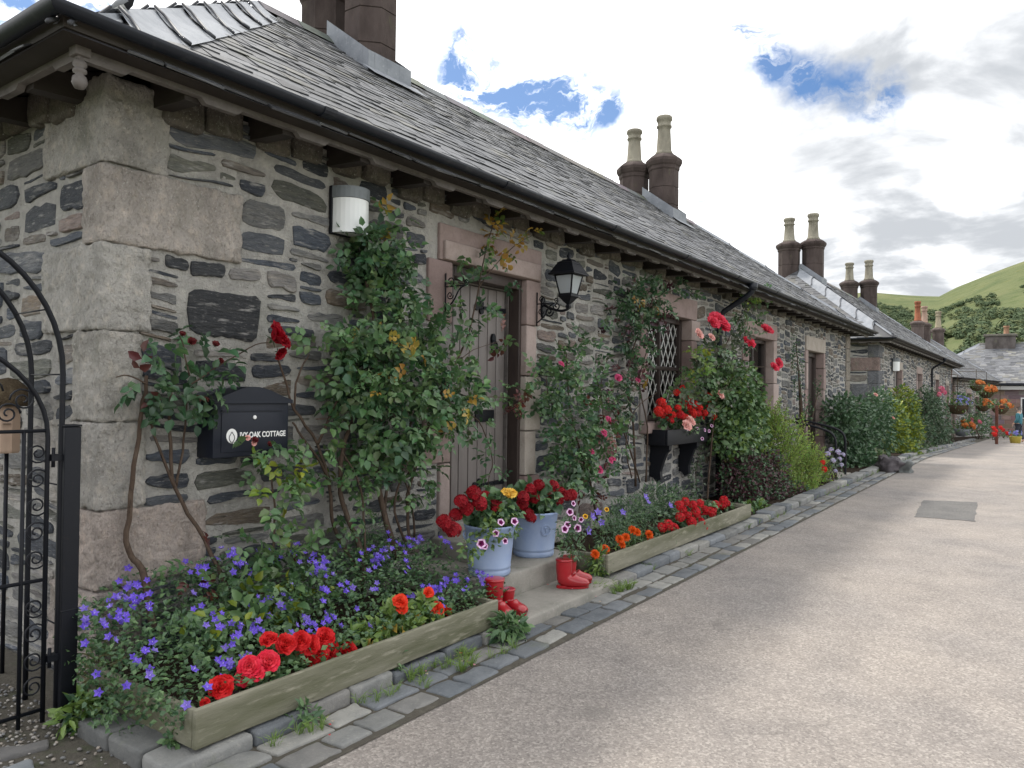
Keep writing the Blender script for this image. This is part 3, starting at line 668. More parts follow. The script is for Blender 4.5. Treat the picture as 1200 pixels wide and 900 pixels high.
def downpipe(par, x, ze, zb, over=.5):
    mb = MB(); p = [(x, -over-.055, ze-.06), (x, -over-.05, ze-.16), (x, -over+.06, ze-.24), (x, -.14, ze-.42), (x, -.075, ze-.52), (x, -.075, ze-.7), (x, -.075, zb)]
    tube(mb, p, .042, 10); lathe(mb, (x, -over-.055, ze-.14), [(.05, 0), (.075, .03), (.08, .1)], 10)
    for z in (ze-.75, ze-1.6, ze-2.4):
        if z > zb: lathe(mb, (x, -.075, z), [(.042, 0), (.056, .005), (.056, .06), (.042, .065)], 10); box(mb, (x-.09, -.05, z+.015), (x+.09, .003, z+.05))
    return mb.build('drainpipe', M['gutter'], par)
def quoins(par, rows, D=None, xr=None, y_side=1, name='corner_stones'):
    """rows: (z0, z1, length on the front, length on the end wall, colour)"""
    mb = MB()
    for z0, z1, a, b, c in rows:
        if xr is None: lo, hi = V((-.03, -.03, z0+.002)), V((a, b, z1-.002))
        else: lo, hi = V((xr-a, -.03, z0+.006)), V((xr+.03, b, z1-.006))
        # an L of two slabs would cross the rubble: one solid block, its inner part inside the wall
        rblock(mb, lo, hi, .020, (max(4, int(a/.022)), max(4, int(b/.022)), max(4, int((z1-z0)/.022))), .013, c, freq=21)
    return mb.build(name, M['dress'], par)
def shell(mb, L, D, H, zb=-.3):
    """plain inner body of the house, just behind the masonry faces"""
    box(mb, (.10, .30, zb), (L-.02, D, H))

def glass_mat(name, tint, mixf):
    m = bpy.data.materials.new(name); m.use_nodes = True; nt = m.node_tree; N = nt.nodes; L = nt.links; N.remove(N['Principled BSDF'])
    t = N.new('ShaderNodeBsdfTransparent'); t.inputs[0].default_value = (*tint, 1); g = N.new('ShaderNodeBsdfGlossy'); g.inputs['Roughness'].default_value = .03
    fr = N.new('ShaderNodeFresnel'); fr.inputs[0].default_value = mixf; ms = N.new('ShaderNodeMixShader')
    L.new(fr.outputs[0], ms.inputs[0]); L.new(t.outputs[0], ms.inputs[1]); L.new(g.outputs[0], ms.inputs[2]); L.new(ms.outputs[0], N['Material Output'].inputs[0]); return m
M['glass'] = glass_mat('window_glass_clear', (.75, .8, .8), 1.6); M['lampglass'] = pm('lantern_glass_painted_sky', (.62, .66, .69), .15, False, .6, trans=.5)  # lantern panes: the sky's reflection is put into a pale base colour
fF = lambda s, t, o: V((s, -o, t))                      # front wall
fL = lambda s, t, o: V((-o, s, t))                      # near end wall

# ------------------------------------------------------------------ first cottage
HX = 1.98; L1 = 18.42; ZE = 3.22
h1 = thing('stone_cottage', 'rubble stone cottage with slate roof, taupe plank door and roses, the closest in the row', 'cottage', (HX, 0, 0), world=False)
doorO = (2.80, 3.89, .50, 2.63); w1 = (6.57, 7.97, 1.22, 2.60); w2 = (10.47, 11.87, 1.22, 2.56); d2 = (14.32, 15.67, .12, 2.52)
def pad(o, l=.2, r=.2, t=.28, b=0): return (o[0]-l, o[1]+r, o[2]-b, o[3]+t)
rowsN = [(2.735, 3.20, .33, .66, (.45, .43, .395)), (2.32, 2.735, .80, .20, (.49, .445, .405)), (1.86, 2.32, .24, .66, (.50, .48, .445)), (1.38, 1.86, .20, .28, (.50, .475, .435)), (.92, 1.38, .23, .55, (.50, .475, .44)), (.50, .92, .60, .26, (.53, .455, .41)), (.08, .50, .22, .5, (.49, .425, .39)), (-.2, .08, .3, .4, (.22, .21, .19))]
qh = [(-.1, a[2]-.03, a[0], a[1]) for a in rowsN]; qs = [(-.1, a[3]-.03, a[0], a[1]) for a in rowsN]
farq = [(L1-.28, L1+.1, 0, 3.2)]
mb = MB()
bigs = [(.42, 1.00, 1.83, 2.19, (.034, .036, .040)), (.30, .50, 2.21, 2.33, (.04, .043, .048)), (.46, .74, 2.20, 2.335, (.042, .045, .050)), (.95, 1.35, .95, 1.10, (.06, .066, .074)), (1.6, 2.1, .78, .92, (.07, .075, .08))]
rubble(mb, fF, L1, 3.2, [pad(doorO, .14, .17), pad(w1, .2, .2, .28, .14), pad(w2, .2, .2, .28, .14), pad(d2)], 11, bigs, blank=qh+farq+[(2.46, 2.8, .98, 1.58), (2.49, 2.8, 2.12, 2.63), (3.88, 4.14, 1.2, 1.72), (3.88, 4.12, 2.2, 2.63), (2.5, 4.2, 2.6, 2.95)])
mb.build('wall', [M['rubble'], M['mortar']], h1)
mb = MB(); rubble(mb, fL, 6.0, 3.2, [], 5, (), sc_=1.15, blank=qs); mb.build('wall', [M['rubble'], M['mortar']], h1)
mb = MB(); shell(mb, L1, 6.0, 3.18); mb.add([(0, 6, -.3), (L1, 6, -.3), (L1, 6, 3.2), (0, 6, 3.2)], [(3, 2, 1, 0)]); mb.add([(L1, 0, -.3), (L1, 6, -.3), (L1, 6, 3.2), (L1, 0, 3.2)], [(0, 1, 2, 3)]); mb.build('wall', M['mortar'], h1)
quoins(h1, rowsN)
rr = random.Random(4); z = 0; rowsF = []
while z < 3.05:
    zz = min(3.1, z+rr.uniform(.3, .5)); rowsF.append((z, zz, rr.choice((.24, .42)), rr.choice((.3, .5)), rr.choice(((.30, .27, .23), (.26, .25, .23), (.33, .29, .25))))); z = zz
quoins(h1, rowsF, xr=L1)
ro1, pit = roof(h1, L1, 6.0, ZE-.10, 5.73, lead_w=.50, seed=3)
eaves(h1, L1, 6.0, ZE)
# turned pendant under the corner of the eaves
mb = MB(); lathe(mb, (-.355, -.355, 0.07), [(0, 2.865), (.022, 2.872), (.034, 2.895), (.030, 2.922), (.016, 2.936), (.03, 2.945), (.03, 2.957), (.018, 2.965), (.03, 2.975), (.03, 2.99), (.02, 3.0), (.02, 3.10)], 14); box(mb, (-.39, -.39, 3.085), (-.32, -.32, 3.2), bev=.006)
mb.build('corner_pendant', M['trim'], h1)
for o in h1.children:
    if o.name.split('.')[0] in ('roof', 'gutter', 'fascia', 'trim_board', 'rafter_foot', 'corner_pendant'): o.location.x += .05
for x, y, zc, zt, f in ((4.33, 2.62, 6.72, 7.75, 1), (4.33, 3.40, 6.62, 7.6, 0), (12.98, 2.66, 6.58, 7.52, 1), (12.98, 3.36, 6.52, 7.36, 0)):
    flue(ro1, x, y, 5.2, zc, zt, .30 if x < 6 else .29)
for x in (4.33, 12.98): apron(ro1, x, 2.64, .30, 5.74, pit, 3.0)
surround(h1, *doorO, [(-1, 2.12, 2.63, .30, PD), (-1, 1.58, 2.12, .16, GS), (-1, .98, 1.58, .33, PK), (-1, .50, .98, .13, PK2), (1, 2.2, 2.63, .24, PK), (1, 1.72, 2.2, .18, PK2), (1, 1.2, 1.72, .26, BG), (1, .78, 1.2, .18, BG), (1, .50, .78, .25, PD)], (.30, (.17, .25), PK))
mb = MB(); rblock(mb, (doorO[0]-.13, -.055, 2.635), (doorO[1]+.2, -.02, 2.79), .012, (8, 1, 2), .003, PK2); mb.build('lintel_band', M['ashlar'], h1)
for o in (w1, w2): surround(h1, *o, auto_blocks(o[2], o[3], r=rr), (.28, (.2, .2), rr.choice((PK, PK2))), sill=(.14, PK, .07))
surround(h1, *d2, auto_blocks(d2[2], d2[3], .14, .22, r=rr), (.3, (.16, .16), BG))
window(h1, *w1); window(h1, *w2, lattice=False)
# plank door in its frame
mb = MB(); x0, x1, z0, z1 = doorO
for a, b, c, d in ((x0+.003, x0+.085, z0, z1-.003), (x1-.045, x1-.003, z0, z1-.003), (x0+.087, x1-.047, z1-.10, z1-.003)): box(mb, (a, .03, c), (b, .25, d), bev=.008)
box(mb, (x1-.060, .15, z0), (x1-.047, .22, z1-.10), (1, 1, 1), 1); box(mb, (x0+.087, .15, z1-.114), (x1-.062, .22, z1-.102), (1, 1, 1), 1)
box(mb, (x0-.1, -.12, z0-.11), (x1+.1, .29, z0-.002), (1, 1, 1), 2, bev=.012)
mb.build('door_frame', [M['darkwood'], M['trim'], M['step']], h1)
mb = MB(); xa, xb = x0+.088, x1-.066; n = 7; wv = (xb-xa)/n
for i in range(n):
    box(mb, (xa+i*wv+.005, .18, z0+.02), (xa+(i+1)*wv-.005, .22, z1-.118), bev=.006)
box(mb, (xa, .20, z0+.02), (xb, .235, z1-.118), (1, 1, 1), 1)
door = mb.build('door', [M['door'], M['jointline']], h1)
def hinge(z):
    mb = MB(); xr = xb-.005
    outl = [(xr, .022), (xr-.34, .014), (xr-.36, .05), (xr-.385, .062), (xr-.40, .045), (xr-.40, .02), (xr-.44, .034), (xr-.462, .02), (xr-.47, 0), (xr-.462, -.02), (xr-.44, -.034), (xr-.40, -.02), (xr-.40, -.045), (xr-.385, -.062), (xr-.36, -.05), (xr-.34, -.014), (xr, -.022)]
    top = [outl[0], outl[1], outl[15], outl[16]]
    prism(mb, top, lambda a, b, d: V((a, d, z+b)), .165, .178)
    for c, r in (((xr-.372, .034), .028), ((xr-.372, -.034), .028), ((xr-.44, 0), .033), ((xr-.385, 0), .022)):
        prism(mb, [(c[0]+r*math.cos(w), c[1]+r*math.sin(w)) for w in [2*PI*k/12 for k in range(12)]], lambda a, b, d: V((a, d, z+b)), .163, .178)
    for q in (.06, .16, .26): lathe(mb, (xr-q, .160, z), [(.012, 0), (.008, .006)], 8)
    mb.build('hinge', M['iron'], door)
hinge(2.33); hinge(.72)
mb = MB(); xk = xb-.20; zk = 2.00                        # ring knocker
prism(mb, [(.028*math.cos(w), .055*math.sin(w)) for w in [2*PI*k/16 for k in range(16)]], lambda a, b, d: V((xk+a, d, zk+.05+b)), .155, .18)
tube(mb, [(xk+.045*math.sin(w), .150, zk-.02+.055*math.cos(w)) for w in [2*PI*k/20 for k in range(21)]], .010, 8); mb.build('knocker', M['iron'], door)
mb = MB(); xp = xb-.31; zp = 1.40                        # letter plate: pale flap over a black slot
box(mb, (xp-.13, .160, zp+.0), (xp+.13, .178, zp+.075), bev=.004); mb.build('letter_flap', M['brass'], door)
mb = MB(); box(mb, (xp-.14, .165, zp-.11), (xp+.14, .178, zp-.004), bev=.004); mb.build('letter_plate', M['iron'], door)
mb = MB(); tube(mb, smooth_path([(xb-.42, .178, 1.62), (xb-.42, .13, 1.58), (xb-.42, .12, 1.52), (xb-.42, .14, 1.46), (xb-.42, .178, 1.44)]), .011, 8); box(mb, (xb-.445, .170, 1.42), (xb-.395, .178, 1.66), bev=.003); mb.build('handle', M['iron'], door)
# second door
mb = MB(); x0, x1, z0, z1 = d2
for a, b, c, d in ((x0+.003, x0+.09, z0, z1-.003), (x1-.09, x1-.003, z0, z1-.003), (x0+.092, x1-.092, z1-.10, z1-.003)): box(mb, (a, .14, c), (b, .27, d), bev=.008)
mb.build('door_frame', M['darkwood'], h1)
mb = MB()
for i in range(6): a = x0+.095+i*(x1-x0-.19)/6; box(mb, (a+.004, .20, z0), (a+(x1-x0-.19)/6-.004, .25, z1-.105), bev=.006)
dd = mb.build('door', M['darkwood'], h1)
mb = MB(); lathe(mb, (x0+.2, .16, 1.2), [(.03, -.02), (.036, 0), (.03, .02)], 12); tube(mb, [(x0+.2, .20, 1.2), (x0+.2, .16, 1.2)], .012, 6); mb.build('handle', M['brass'], dd)
downpipe(h1, 10.9-HX, ZE, 0.0)

# ------------------------------------------------------------------ the cottages farther along
def far_cottage(label, loc, rz, L, D, ze, zr, holes, qcol, seed, wins=(), doors=(), pipes=(), gauge=.2):
    h = thing('stone_cottage', label, 'cottage', loc, rz, world=False); r = random.Random(seed)
    rows = []; z = -.2
    while z < ze-.2:
        zz = min(ze-.13, z+r.uniform(.36, .52)); k = len(rows) % 2; rows.append((z, zz, (.26, .6)[k], (.75, .28)[k], r.choice(qcol))); z = zz
    mb = MB(); hs = [pad(o, .16, .16, .26, 0) for o in holes]
    rubble(mb, fF, L, ze-.05, hs, seed, cell=(.055, .04), N=10, blank=[(-.1, a[2]-.03, a[0], a[1]) for a in rows]+[(L-.25, L+.1, 0, ze)]); mb.build('wall', [M['rubble'], M['mortar']], h)
    mb = MB(); rubble(mb, fL, D, ze-.05, [], seed+1, cell=(.08, .055), N=10, blank=[(-.1, a[3]-.03, a[0], a[1]) for a in rows]); mb.build('wall', [M['rubble'], M['mortar']], h)
    mb = MB(); box(mb, (.10, .34, -.6), (L-.02, D, ze-.07)); mb.add([(L, 0, -.6), (L, D, -.6), (L, D, ze), (L, 0, ze)], [(0, 1, 2, 3)]); mb.build('wall', M['mortar'], h)
    quoins(h, rows); quoins(h, [(a, b, .3, .4, r.choice(qcol)) for a, b, *_ in rows], xr=L)
    ro, p = roof(h, L, D, ze, zr, gauge=gauge, wid=(.25, .5), seed=seed, lead_w=.5, lead_seg=.9); eaves(h, L, D, ze, detail=False)
    for o in wins:
        surround(h, *o, auto_blocks(o[2], o[3], .15, .24, r), (.26, (.16, .16), r.choice((PK2, BG, PK))), sill=(.13, BG, .06)); window(h, *o, lattice=False)
    for o in doors:
        surround(h, *o, auto_blocks(o[2], o[3], .15, .22, r), (.26, (.16, .16), BG))
        mb = MB(); n = 5
        for i in range(n): a = o[0]+.01+i*(o[1]-o[0]-.02)/n; box(mb, (a+.004, .2, o[2]), (a+(o[1]-o[0]-.02)/n-.004, .25, o[3]-.005), bev=.006)
        d = mb.build('door', M['darkwood'], h); mb = MB(); tube(mb, [(o[0]+.15, .2, o[2]+1.), (o[0]+.15, .15, o[2]+1.)], .03, 8); mb.build('handle', M['brass'], d)
    for x in pipes: downpipe(h, x, ze, -.2)
    return h, ro, p
X2 = 24.5
W2 = [(27.7-X2, 29.0-X2, 1.3, 2.6), (33.0-X2, 34.3-X2, 1.3, 2.6), (39.0-X2, 40.3-X2, 1.3, 2.5)]; D2 = [(43.6-X2, 44.9-X2, 0, 2.3)]
h2, ro2, p2 = far_cottage('stone cottage behind the yellow green shrub, with pale lead on its roof hip', (X2, 0, -.1), 0, 22, 6, 3.4, 6.12, W2+D2, ((.28, .21, .19), (.24, .17, .155), (.16, .165, .18)), 21, W2, D2, (37.15-X2,))
for x, y, zc, zt in ((28.0, 2.7, 7.02, 8.05), (27.6, 3.42, 6.95, 7.9), (38.5, 2.7, 6.95, 7.98), (38.0, 3.45, 6.9, 7.85)): flue(ro2, x-X2, y, 5.4, zc+.1, zt+.1, .34)
for x in (28.0, 38.5): apron(ro2, x-X2, 2.72, .34, 6.12, p2, 3.0)
W3 = [(3.2, 4.3, 1.3, 2.5), (7.6, 8.7, 1.3, 2.5)]; D3 = [(5.6, 6.6, 0, 2.3)]
h3, ro3, p3 = far_cottage('third stone cottage of the row, with orange hanging baskets along its eaves', (48, 0, -.65), -RAD(6.5), 10.6, 6, 3.35, 6.1, W3+D3, ((.28, .22, .2), (.22, .2, .19)), 31, W3, D3)
for x, y, zc, zt, pc in ((3.6, 2.7, 6.8, 8.1, (.34, .13, .075)), (5.2, 2.7, 6.8, 7.95, (.36, .25, .2)), (7.6, 3.2, 6.6, 7.7, (.36, .31, .22)), (8.8, 2.7, 6.75, 7.95, (.38, .33, .24))): flue(ro3, x, y, 5.2, zc, zt, .32, pot_c=pc, stone_c=(.12, .095, .088) if y < 3 else (.14, .11, .1))
h4 = thing('stone_cottage', 'pink coursed stone cottage closing the end of the lane, mottled pale slate roof', 'cottage', (60.5, 3.8, -.95), -RAD(90), world=False)
mb = MB(); rr = random.Random(9); z = -.3
while z < 3.3:
    s = rr.uniform(-.5, 0)
    while s < 16:
        w = rr.uniform(.45, .95); box(mb, (max(0, s)+.008, -.02*rr.random(), z+.008), (min(16, s+w)-.008, .1, z+.272), tuple(x*rr.uniform(.8, 1.15) for x in rr.choice(((.27, .19, .18), (.24, .17, .165), (.30, .22, .21))))); s += w
    z += .28
mb.build('wall', M['pinkbrick'], h4)
mb = MB(); box(mb, (.03, .03, -.5), (16, 8, 3.5)); mb.build('wall', M['mortar'], h4)
TONE = 1.45
ro4, p4 = roof(h4, 16, 8, 3.55, 6.5, gauge=.24, wid=(.3, .6), seed=41, lead_w=.35, lead_seg=1.2, back=False)
TONE = 1.0; mb = MB(); box(mb, (-.4, -.46, 3.12), (16.4, -.05, 3.36)); mb.build('fascia', pm('pale_fascia', (.42, .42, .40), .7), h4)
mb = MB(); box(mb, (-.5, -.56, 3.40), (16.5, -.4, 3.56), bev=.02); mb.build('gutter', M['gutter'], h4)
mb = MB(); cx = 5.3; rblock(mb, (cx-.9, 3.3, 5.4), (cx+.9, 4.5, 6.95), .04, (6, 5, 5), .02, (.13, .115, .11)); rblock(mb, (cx-1.02, 3.2, 6.95), (cx+1.02, 4.6, 7.12), .04, (6, 5, 2), .01, (.15, .14, .12)); s4 = mb.build('chimney_stack', M['terra'], ro4)
mb = MB(); lathe(mb, (cx+.35, 3.9, 7.1), [(.22, 0), (.17, .1), (.16, .5), (.2, .54), (.2, .62), (.13, .62), (.12, .3), (0, .3)], 12, (.34, .2, .13)); mb.build('chimney_pot', M['terra'], s4)
wq = (6.6, 7.7, 1.2, 2.6); mb = MB(); box(mb, (wq[0], -.06, wq[2]), (wq[1], -.025, wq[3]), bev=.01); f4 = mb.build('window', M['white'], h4)
mb = MB(); box(mb, (wq[0]+.08, -.075, wq[2]+.08), (wq[1]-.08, -.064, wq[3]-.08)); mb.build('pane', M['gutter'], f4)

# ------------------------------------------------------------------ ground, lane, kerb, setts
def sheet(mb, y0, y1, x0, x1, dz, step=2., m=0):
    n = max(1, int((x1-x0)/step))
    for i in range(n):
        a, b = x0+(x1-x0)*i/n, x0+(x1-x0)*(i+1)/n
        mb.add([(a, y0, zg(a)+dz), (b, y0, zg(b)+dz), (b, y1, zg(b)+dz), (a, y1, zg(a)+dz)], [(0, 1, 2, 3)], m=m)
mb = MB(); S = 3000
xs = [-S, -200, -60, -20, 0, 22, 40, 60, 90, 160, 300, S]
for a, b in zip(xs, xs[1:]): mb.add([(a, -S, zg(a)-.06), (b, -S, zg(b)-.06), (b, S, zg(b)-.06), (a, S, zg(a)-.06)], [(0, 1, 2, 3)])
struct('ground', mb, M['field'])
mb = MB(); sheet(mb, -9.0, -1.50, -12, 59.5, 0.0, 1.5); sheet(mb, -1.5, 3, 58.2, 59.5, 0, 1); struct('road', mb, M['road'])
mb = MB(); outl = [(11.12, -2.62), (11.2, -3.3), (13.3, -3.2), (13.0, -2.52)]; pp = []
for k in range(4):
    a, b = V(outl[k]), V(outl[(k+1) % 4])
    for i in range(14): q = a.lerp(b, i/14); pp.append((q.x+.05*mn.noise(V((q.x*9, q.y*9, k))), q.y+.03*mn.noise(V((q.x*11, q.y*11, 5+k))), .004))
mb.add(pp, [tuple(range(len(pp)))]); struct('road_patch', mb, M['patch'])
mb = MB(); sheet(mb, -1.56, -1.0, 1.0, 59, .004, 1.5); struct('gutter_bed', mb, M['joint'])
mb = MB(); r = random.Random(12)
SC = [((.20, .20, .19), 3), ((.145, .155, .165), 3), ((.25, .245, .225), 2), ((.17, .165, .155), 2), ((.11, .12, .13), 1.4)]
def scol():
    t = r.random()*11.4
    for c, w in SC:
        t -= w
        if t <= 0: break
    k = r.uniform(.82, 1.2); return tuple(x*k for x in c)
for row, (ya, yb) in enumerate(((-1.535, -1.375), (-1.365, -1.205))):
    x = .75+.1*row
    while x < 40:
        w = r.uniform(.20, .34) if x < 20 else r.uniform(.3, .5)
        jy = r.uniform(-.012, .012); z = zg(x); n = (4, 3, 1) if x < 12 else (2, 1, 1); tx, ty = r.uniform(-.02, .02), r.uniform(-.03, .03)
        cx, cy = x+w/2, (ya+yb)/2; sk = r.uniform(-.06, .06)
        rblock(mb, (x+.008, ya+jy+r.uniform(0, .02), z-.08), (x+w-.008, yb+jy-r.uniform(0, .025), z+.014+r.uniform(-.004, .006)), .014, n, .009 if x < 12 else .004, scol(), freq=13, fn=lambda p: V((p.x+(p.y-cy)*sk*2, p.y+(p.x-cx)*sk*.5, p.z+(p.x-cx)*tx+(p.y-cy)*ty)))
        x += w
struct('paving_setts', mb, M['sett'])
mb = MB(); x = 1.66
while x < 45:
    w = r.uniform(.22, .5); z = zg(x); h = .068+r.uniform(-.012, .012) if x < 9.5 else .085+r.uniform(-.01, .015)
    if 3.9 < x+w/2 < 5.42 and x < 5.3: x += w; continue
    rblock(mb, (x+.006, -1.20+r.uniform(-.02, .015), z-.1), (x+w-.006, -1.0, z+h), .018, (5, 3, 2) if x < 12 else (2, 1, 1), .010 if x < 12 else .004, scol(), freq=10); x += w
for ya, yb in ((-.99, -.74), (-.73, -.46)): rblock(mb, (1.66, ya, -.1), (2.0, yb, .075+r.uniform(-.01, .01)), .02, (4, 4, 2), .012, (.13, .132, .128), freq=9)
struct('kerb', mb, M['sett'])
mb = MB()
for x0_, x1_ in ((1.9, 3.92), (5.45, 59)):                # the planted strip under the walls
    sheet(mb, -1.02, .0, x0_, x1_, .062, .8)
struct('soil_bed', mb, M['soil'])
# yard beyond the gate: flags and loose gravel
mb = MB(); sheet(mb, -1.2, 7, -6, 1.96, .002, 2); sheet(mb, -1.6, -1.2, -6, 1.0, .001, 2); struct('yard', mb, M['joint'])
mb = MB()
for (x, y, w, d, c, a) in ((1.12, -.62, .58, .20, (.21, .225, .235), .25), (.62, -.35, .5, .22, (.12, .125, .13), .22), (1.3, -.98, .30, .17, (.24, .25, .25), .3), (.9, -1.12, .36, .2, (.22, .23, .235), .15), (1.52, -1.22, .22, .15, (.23, .235, .23), .2), (.5, -.85, .4, .2, (.2, .205, .2), .1), (1.2, -1.36, .3, .17, (.21, .215, .21), .1), (1.35, -.42, .42, .09, (.13, .125, .12), .28)):
    ca, sa = math.cos(-a), math.sin(-a)
    rblock(mb, (-w/2, -d/2, -.05), (w/2, d/2, .028), .02, (5, 4, 1), .014, c, freq=8, fn=lambda p: V((x+p.x*ca-p.y*sa, y+p.x*sa+p.y*ca, p.z)))
struct('flagstones', mb, M['sett'])
mb = MB(); r = random.Random(2)
PC = ((.30, .28, .25), (.22, .205, .19), (.36, .34, .31), (.20, .20, .195), (.30, .265, .225), (.13, .13, .13))
for i in range(5200):
    x = r.uniform(.1, 1.72); y = r.uniform(-.42, 1.9) if r.random() < .86 else r.uniform(-1.3, -.3); s = r.uniform(.005, .014)
    if x > 1.95 and y > -.02: continue
    q = V((r.gauss(0, 1), r.gauss(0, 1), r.gauss(0, 1))).to_track_quat('Z', 'Y').to_matrix(); z = s*.4+r.random()*.012
    prof = [(0, -1), (.72, -.68), (1, 0), (.72, .68), (0, 1)]; vs = []; n = 5
    for rr_, zz in prof:
        for k in range(n): p = V((rr_*math.cos(2*PI*k/n), rr_*math.sin(2*PI*k/n)*.8, zz*.65))*s; p = q @ p; vs.append(V((x+p.x, y+p.y, z+p.z*.7)))
    mb.add(vs, [(a*n+k, a*n+(k+1) % n, (a+1)*n+(k+1) % n, (a+1)*n+k) for a in range(4) for k in range(n)], (lambda k_, c_: tuple(c*k_ for c in c_))(r.uniform(.75, 1.2), r.choice(PC)), 0, True)
tag(mb.build('gravel', M['pebble']), kind='stuff')
# doorstep
mb = MB(); rblock(mb, (3.93, -1.24, -.05), (5.44, -.42, .078), .018, (14, 8, 2), .009); rblock(mb, (4.2, -.86, .05), (5.42, -.05, .25), .02, (12, 7, 4), .011); rblock(mb, (4.55, -.5, .24), (5.95, -.02, .40), .02, (9, 4, 2), .006)
tag(mb.build('doorstep', M['step']), 'grey concrete steps rising from the setts to the taupe plank door', 'steps')

# ------------------------------------------------------------------ wooden planters
def planter(label, x0, x1, y0, y1, z0, z1, group):
    t = thing('wooden_planter', label, 'planter', ((x0+x1)/2, y0, z0), group=group)
    def plank(lo, hi, n):
        mb = MB(); rblock(mb, lo, hi, .006, n, .003, freq=6); mb.build('plank', M['plank'], t)
    k = .028
    plank((x0, y0, z0), (x1, y0+k, z1), (16, 1, 4)); plank((x0, y0+k+.002, z0), (x0+k, y1, z1-.004), (1, 8, 4)); plank((x1-k, y0+k+.002, z0), (x1, y1, z1-.006), (1, 8, 4))
    mb = MB()
    for x in (x0+.013,):
        for z in (z0+.03, (z0+z1)/2, z1-.03): lathe(mb, (x, y0+.001, z), [(0, 0), (.004, .001), (0, .002)], 6)
    for x in (x0+.5, (x0+x1)/2, x1-.4):
        box(mb, (x, y0+k+.003, z0), (x+.05, y0+k+.04, z1-.03))
    mb.build('batten', M['plank'], t)
    mb = MB(); n, m = int((x1-x0)/.08), 8; vs = []
    for i in range(n+1):
        for j in range(m+1):
            x = x0+k+(x1-x0-2*k)*i/n; y = y0+k+(y1-y0-k)*j/m; vs.append((x, y, z1-.05+.03*mn.noise(V((x*6, y*6, 0)))))
    mb.add(vs, [(i*(m+1)+j, (i+1)*(m+1)+j, (i+1)*(m+1)+j+1, i*(m+1)+j+1) for i in range(n) for j in range(m)], smooth=True); mb.build('soil', M['soil'], t)
    return t
PG = 'weathered plank planters along the cottage wall'
planter('weathered plank planter by the iron gate, full of purple campanula and scarlet begonias', 1.80, 3.90, -1.17, -.30, .078, .242, PG)
planter('weathered plank planter beyond the doorstep, with orange marigolds and red geraniums', 5.50, 9.18, -1.11, -.30, .085, .245, PG)

# ------------------------------------------------------------------ blue pots
def blue_pot(label, x, y, z, emb, R=.185, H=.36, face=None):
    t = thing('flower_pot', label, 'flower pot', (x, y, z), world=False, group='blue glazed pots on the doorstep')
    mb = MB(); prof = [(R*.80, 0), (R*.83, .012), (R*.835, .035), (R*.815, .042), (R*.82, .05), (R*.845, .056), (R*.845, .068), (R*.835, .074), (R*.97, H-.03), (R*1.02, H-.018), (R*1.03, H-.004), (R*1.0, H), (R*.95, H-.004), (R*.93, H-.05), (R*.9, H-.09)]
    lathe(mb, (0, 0, 0), prof, 44); mb.build('pot_body', M['pot'], t)
    mb = MB(); lathe(mb, (0, 0, H-.075), [(R*.915, 0), (R*.5, .02), (0, .03)], 20); mb.build('soil', M['soil'], t)
    a = face; zc = H*.62; rr_ = R*.925; e = V((math.cos(a), math.sin(a), 0)); s = V((-math.sin(a), math.cos(a), 0)); c = e*(rr_+.002)+V((0, 0, zc))
    if emb:                                              # a raised round badge with a small sprig in it
        mb = MB(); wrap = lambda u, w: c+s*u+V((0, 0, w))-e*(u*u*2.6-w*.05)
        for r_ in (.044, .037): tube(mb, [wrap(r_*math.cos(k*PI/14), r_*math.sin(k*PI/14)) for k in range(29)], .0028, 5)
        tube(mb, [wrap(0, -.022), wrap(.001, 0), wrap(-.002, .018)], .003, 5); tube(mb, [wrap(-.015, .016), wrap(-.006, .022), wrap(.008, .021), wrap(.014, .015)], .003, 5)
        mb.build('emblem', M['pot'], t)
    b = a+(-1.25 if not emb else 2.2); e = V((math.cos(b), math.sin(b), 0)); s = V((-math.sin(b), math.cos(b), 0))
    for sg in ((1,) if emb else (1, -1)):
        e2 = e*sg; s2 = s*sg; mb = MB(); tube(mb, smooth_path([e2*(R*.95)+s2*-.05+V((0, 0, H*.86)), e2*(R*.99)+s2*-.048+V((0, 0, H*.77)), e2*(R*.965)+V((0, 0, H*.70)), e2*(R*.99)+s2*.048+V((0, 0, H*.77)), e2*(R*.95)+s2*.05+V((0, 0, H*.86))]), .008, 7); mb.build('handle', M['pot'], t)
    return t
pA = atz(562, 680, .25); pB = atz(633, 657, .25)
POT1 = V((4.40, -.72, .25)); POT2 = V((5.13, -.62, .25))
FA = math.atan2(CAM.y-POT2.y, CAM.x-POT2.x)
blue_pot('pale blue pot of dark red geraniums and a yellow rose, beside the open red boot', *POT1, False, face=FA+.1)
blue_pot('pale blue pot with a round badge and dark red geraniums, beside the door jamb', *POT2, True, R=.20, H=.36, face=FA+.55)

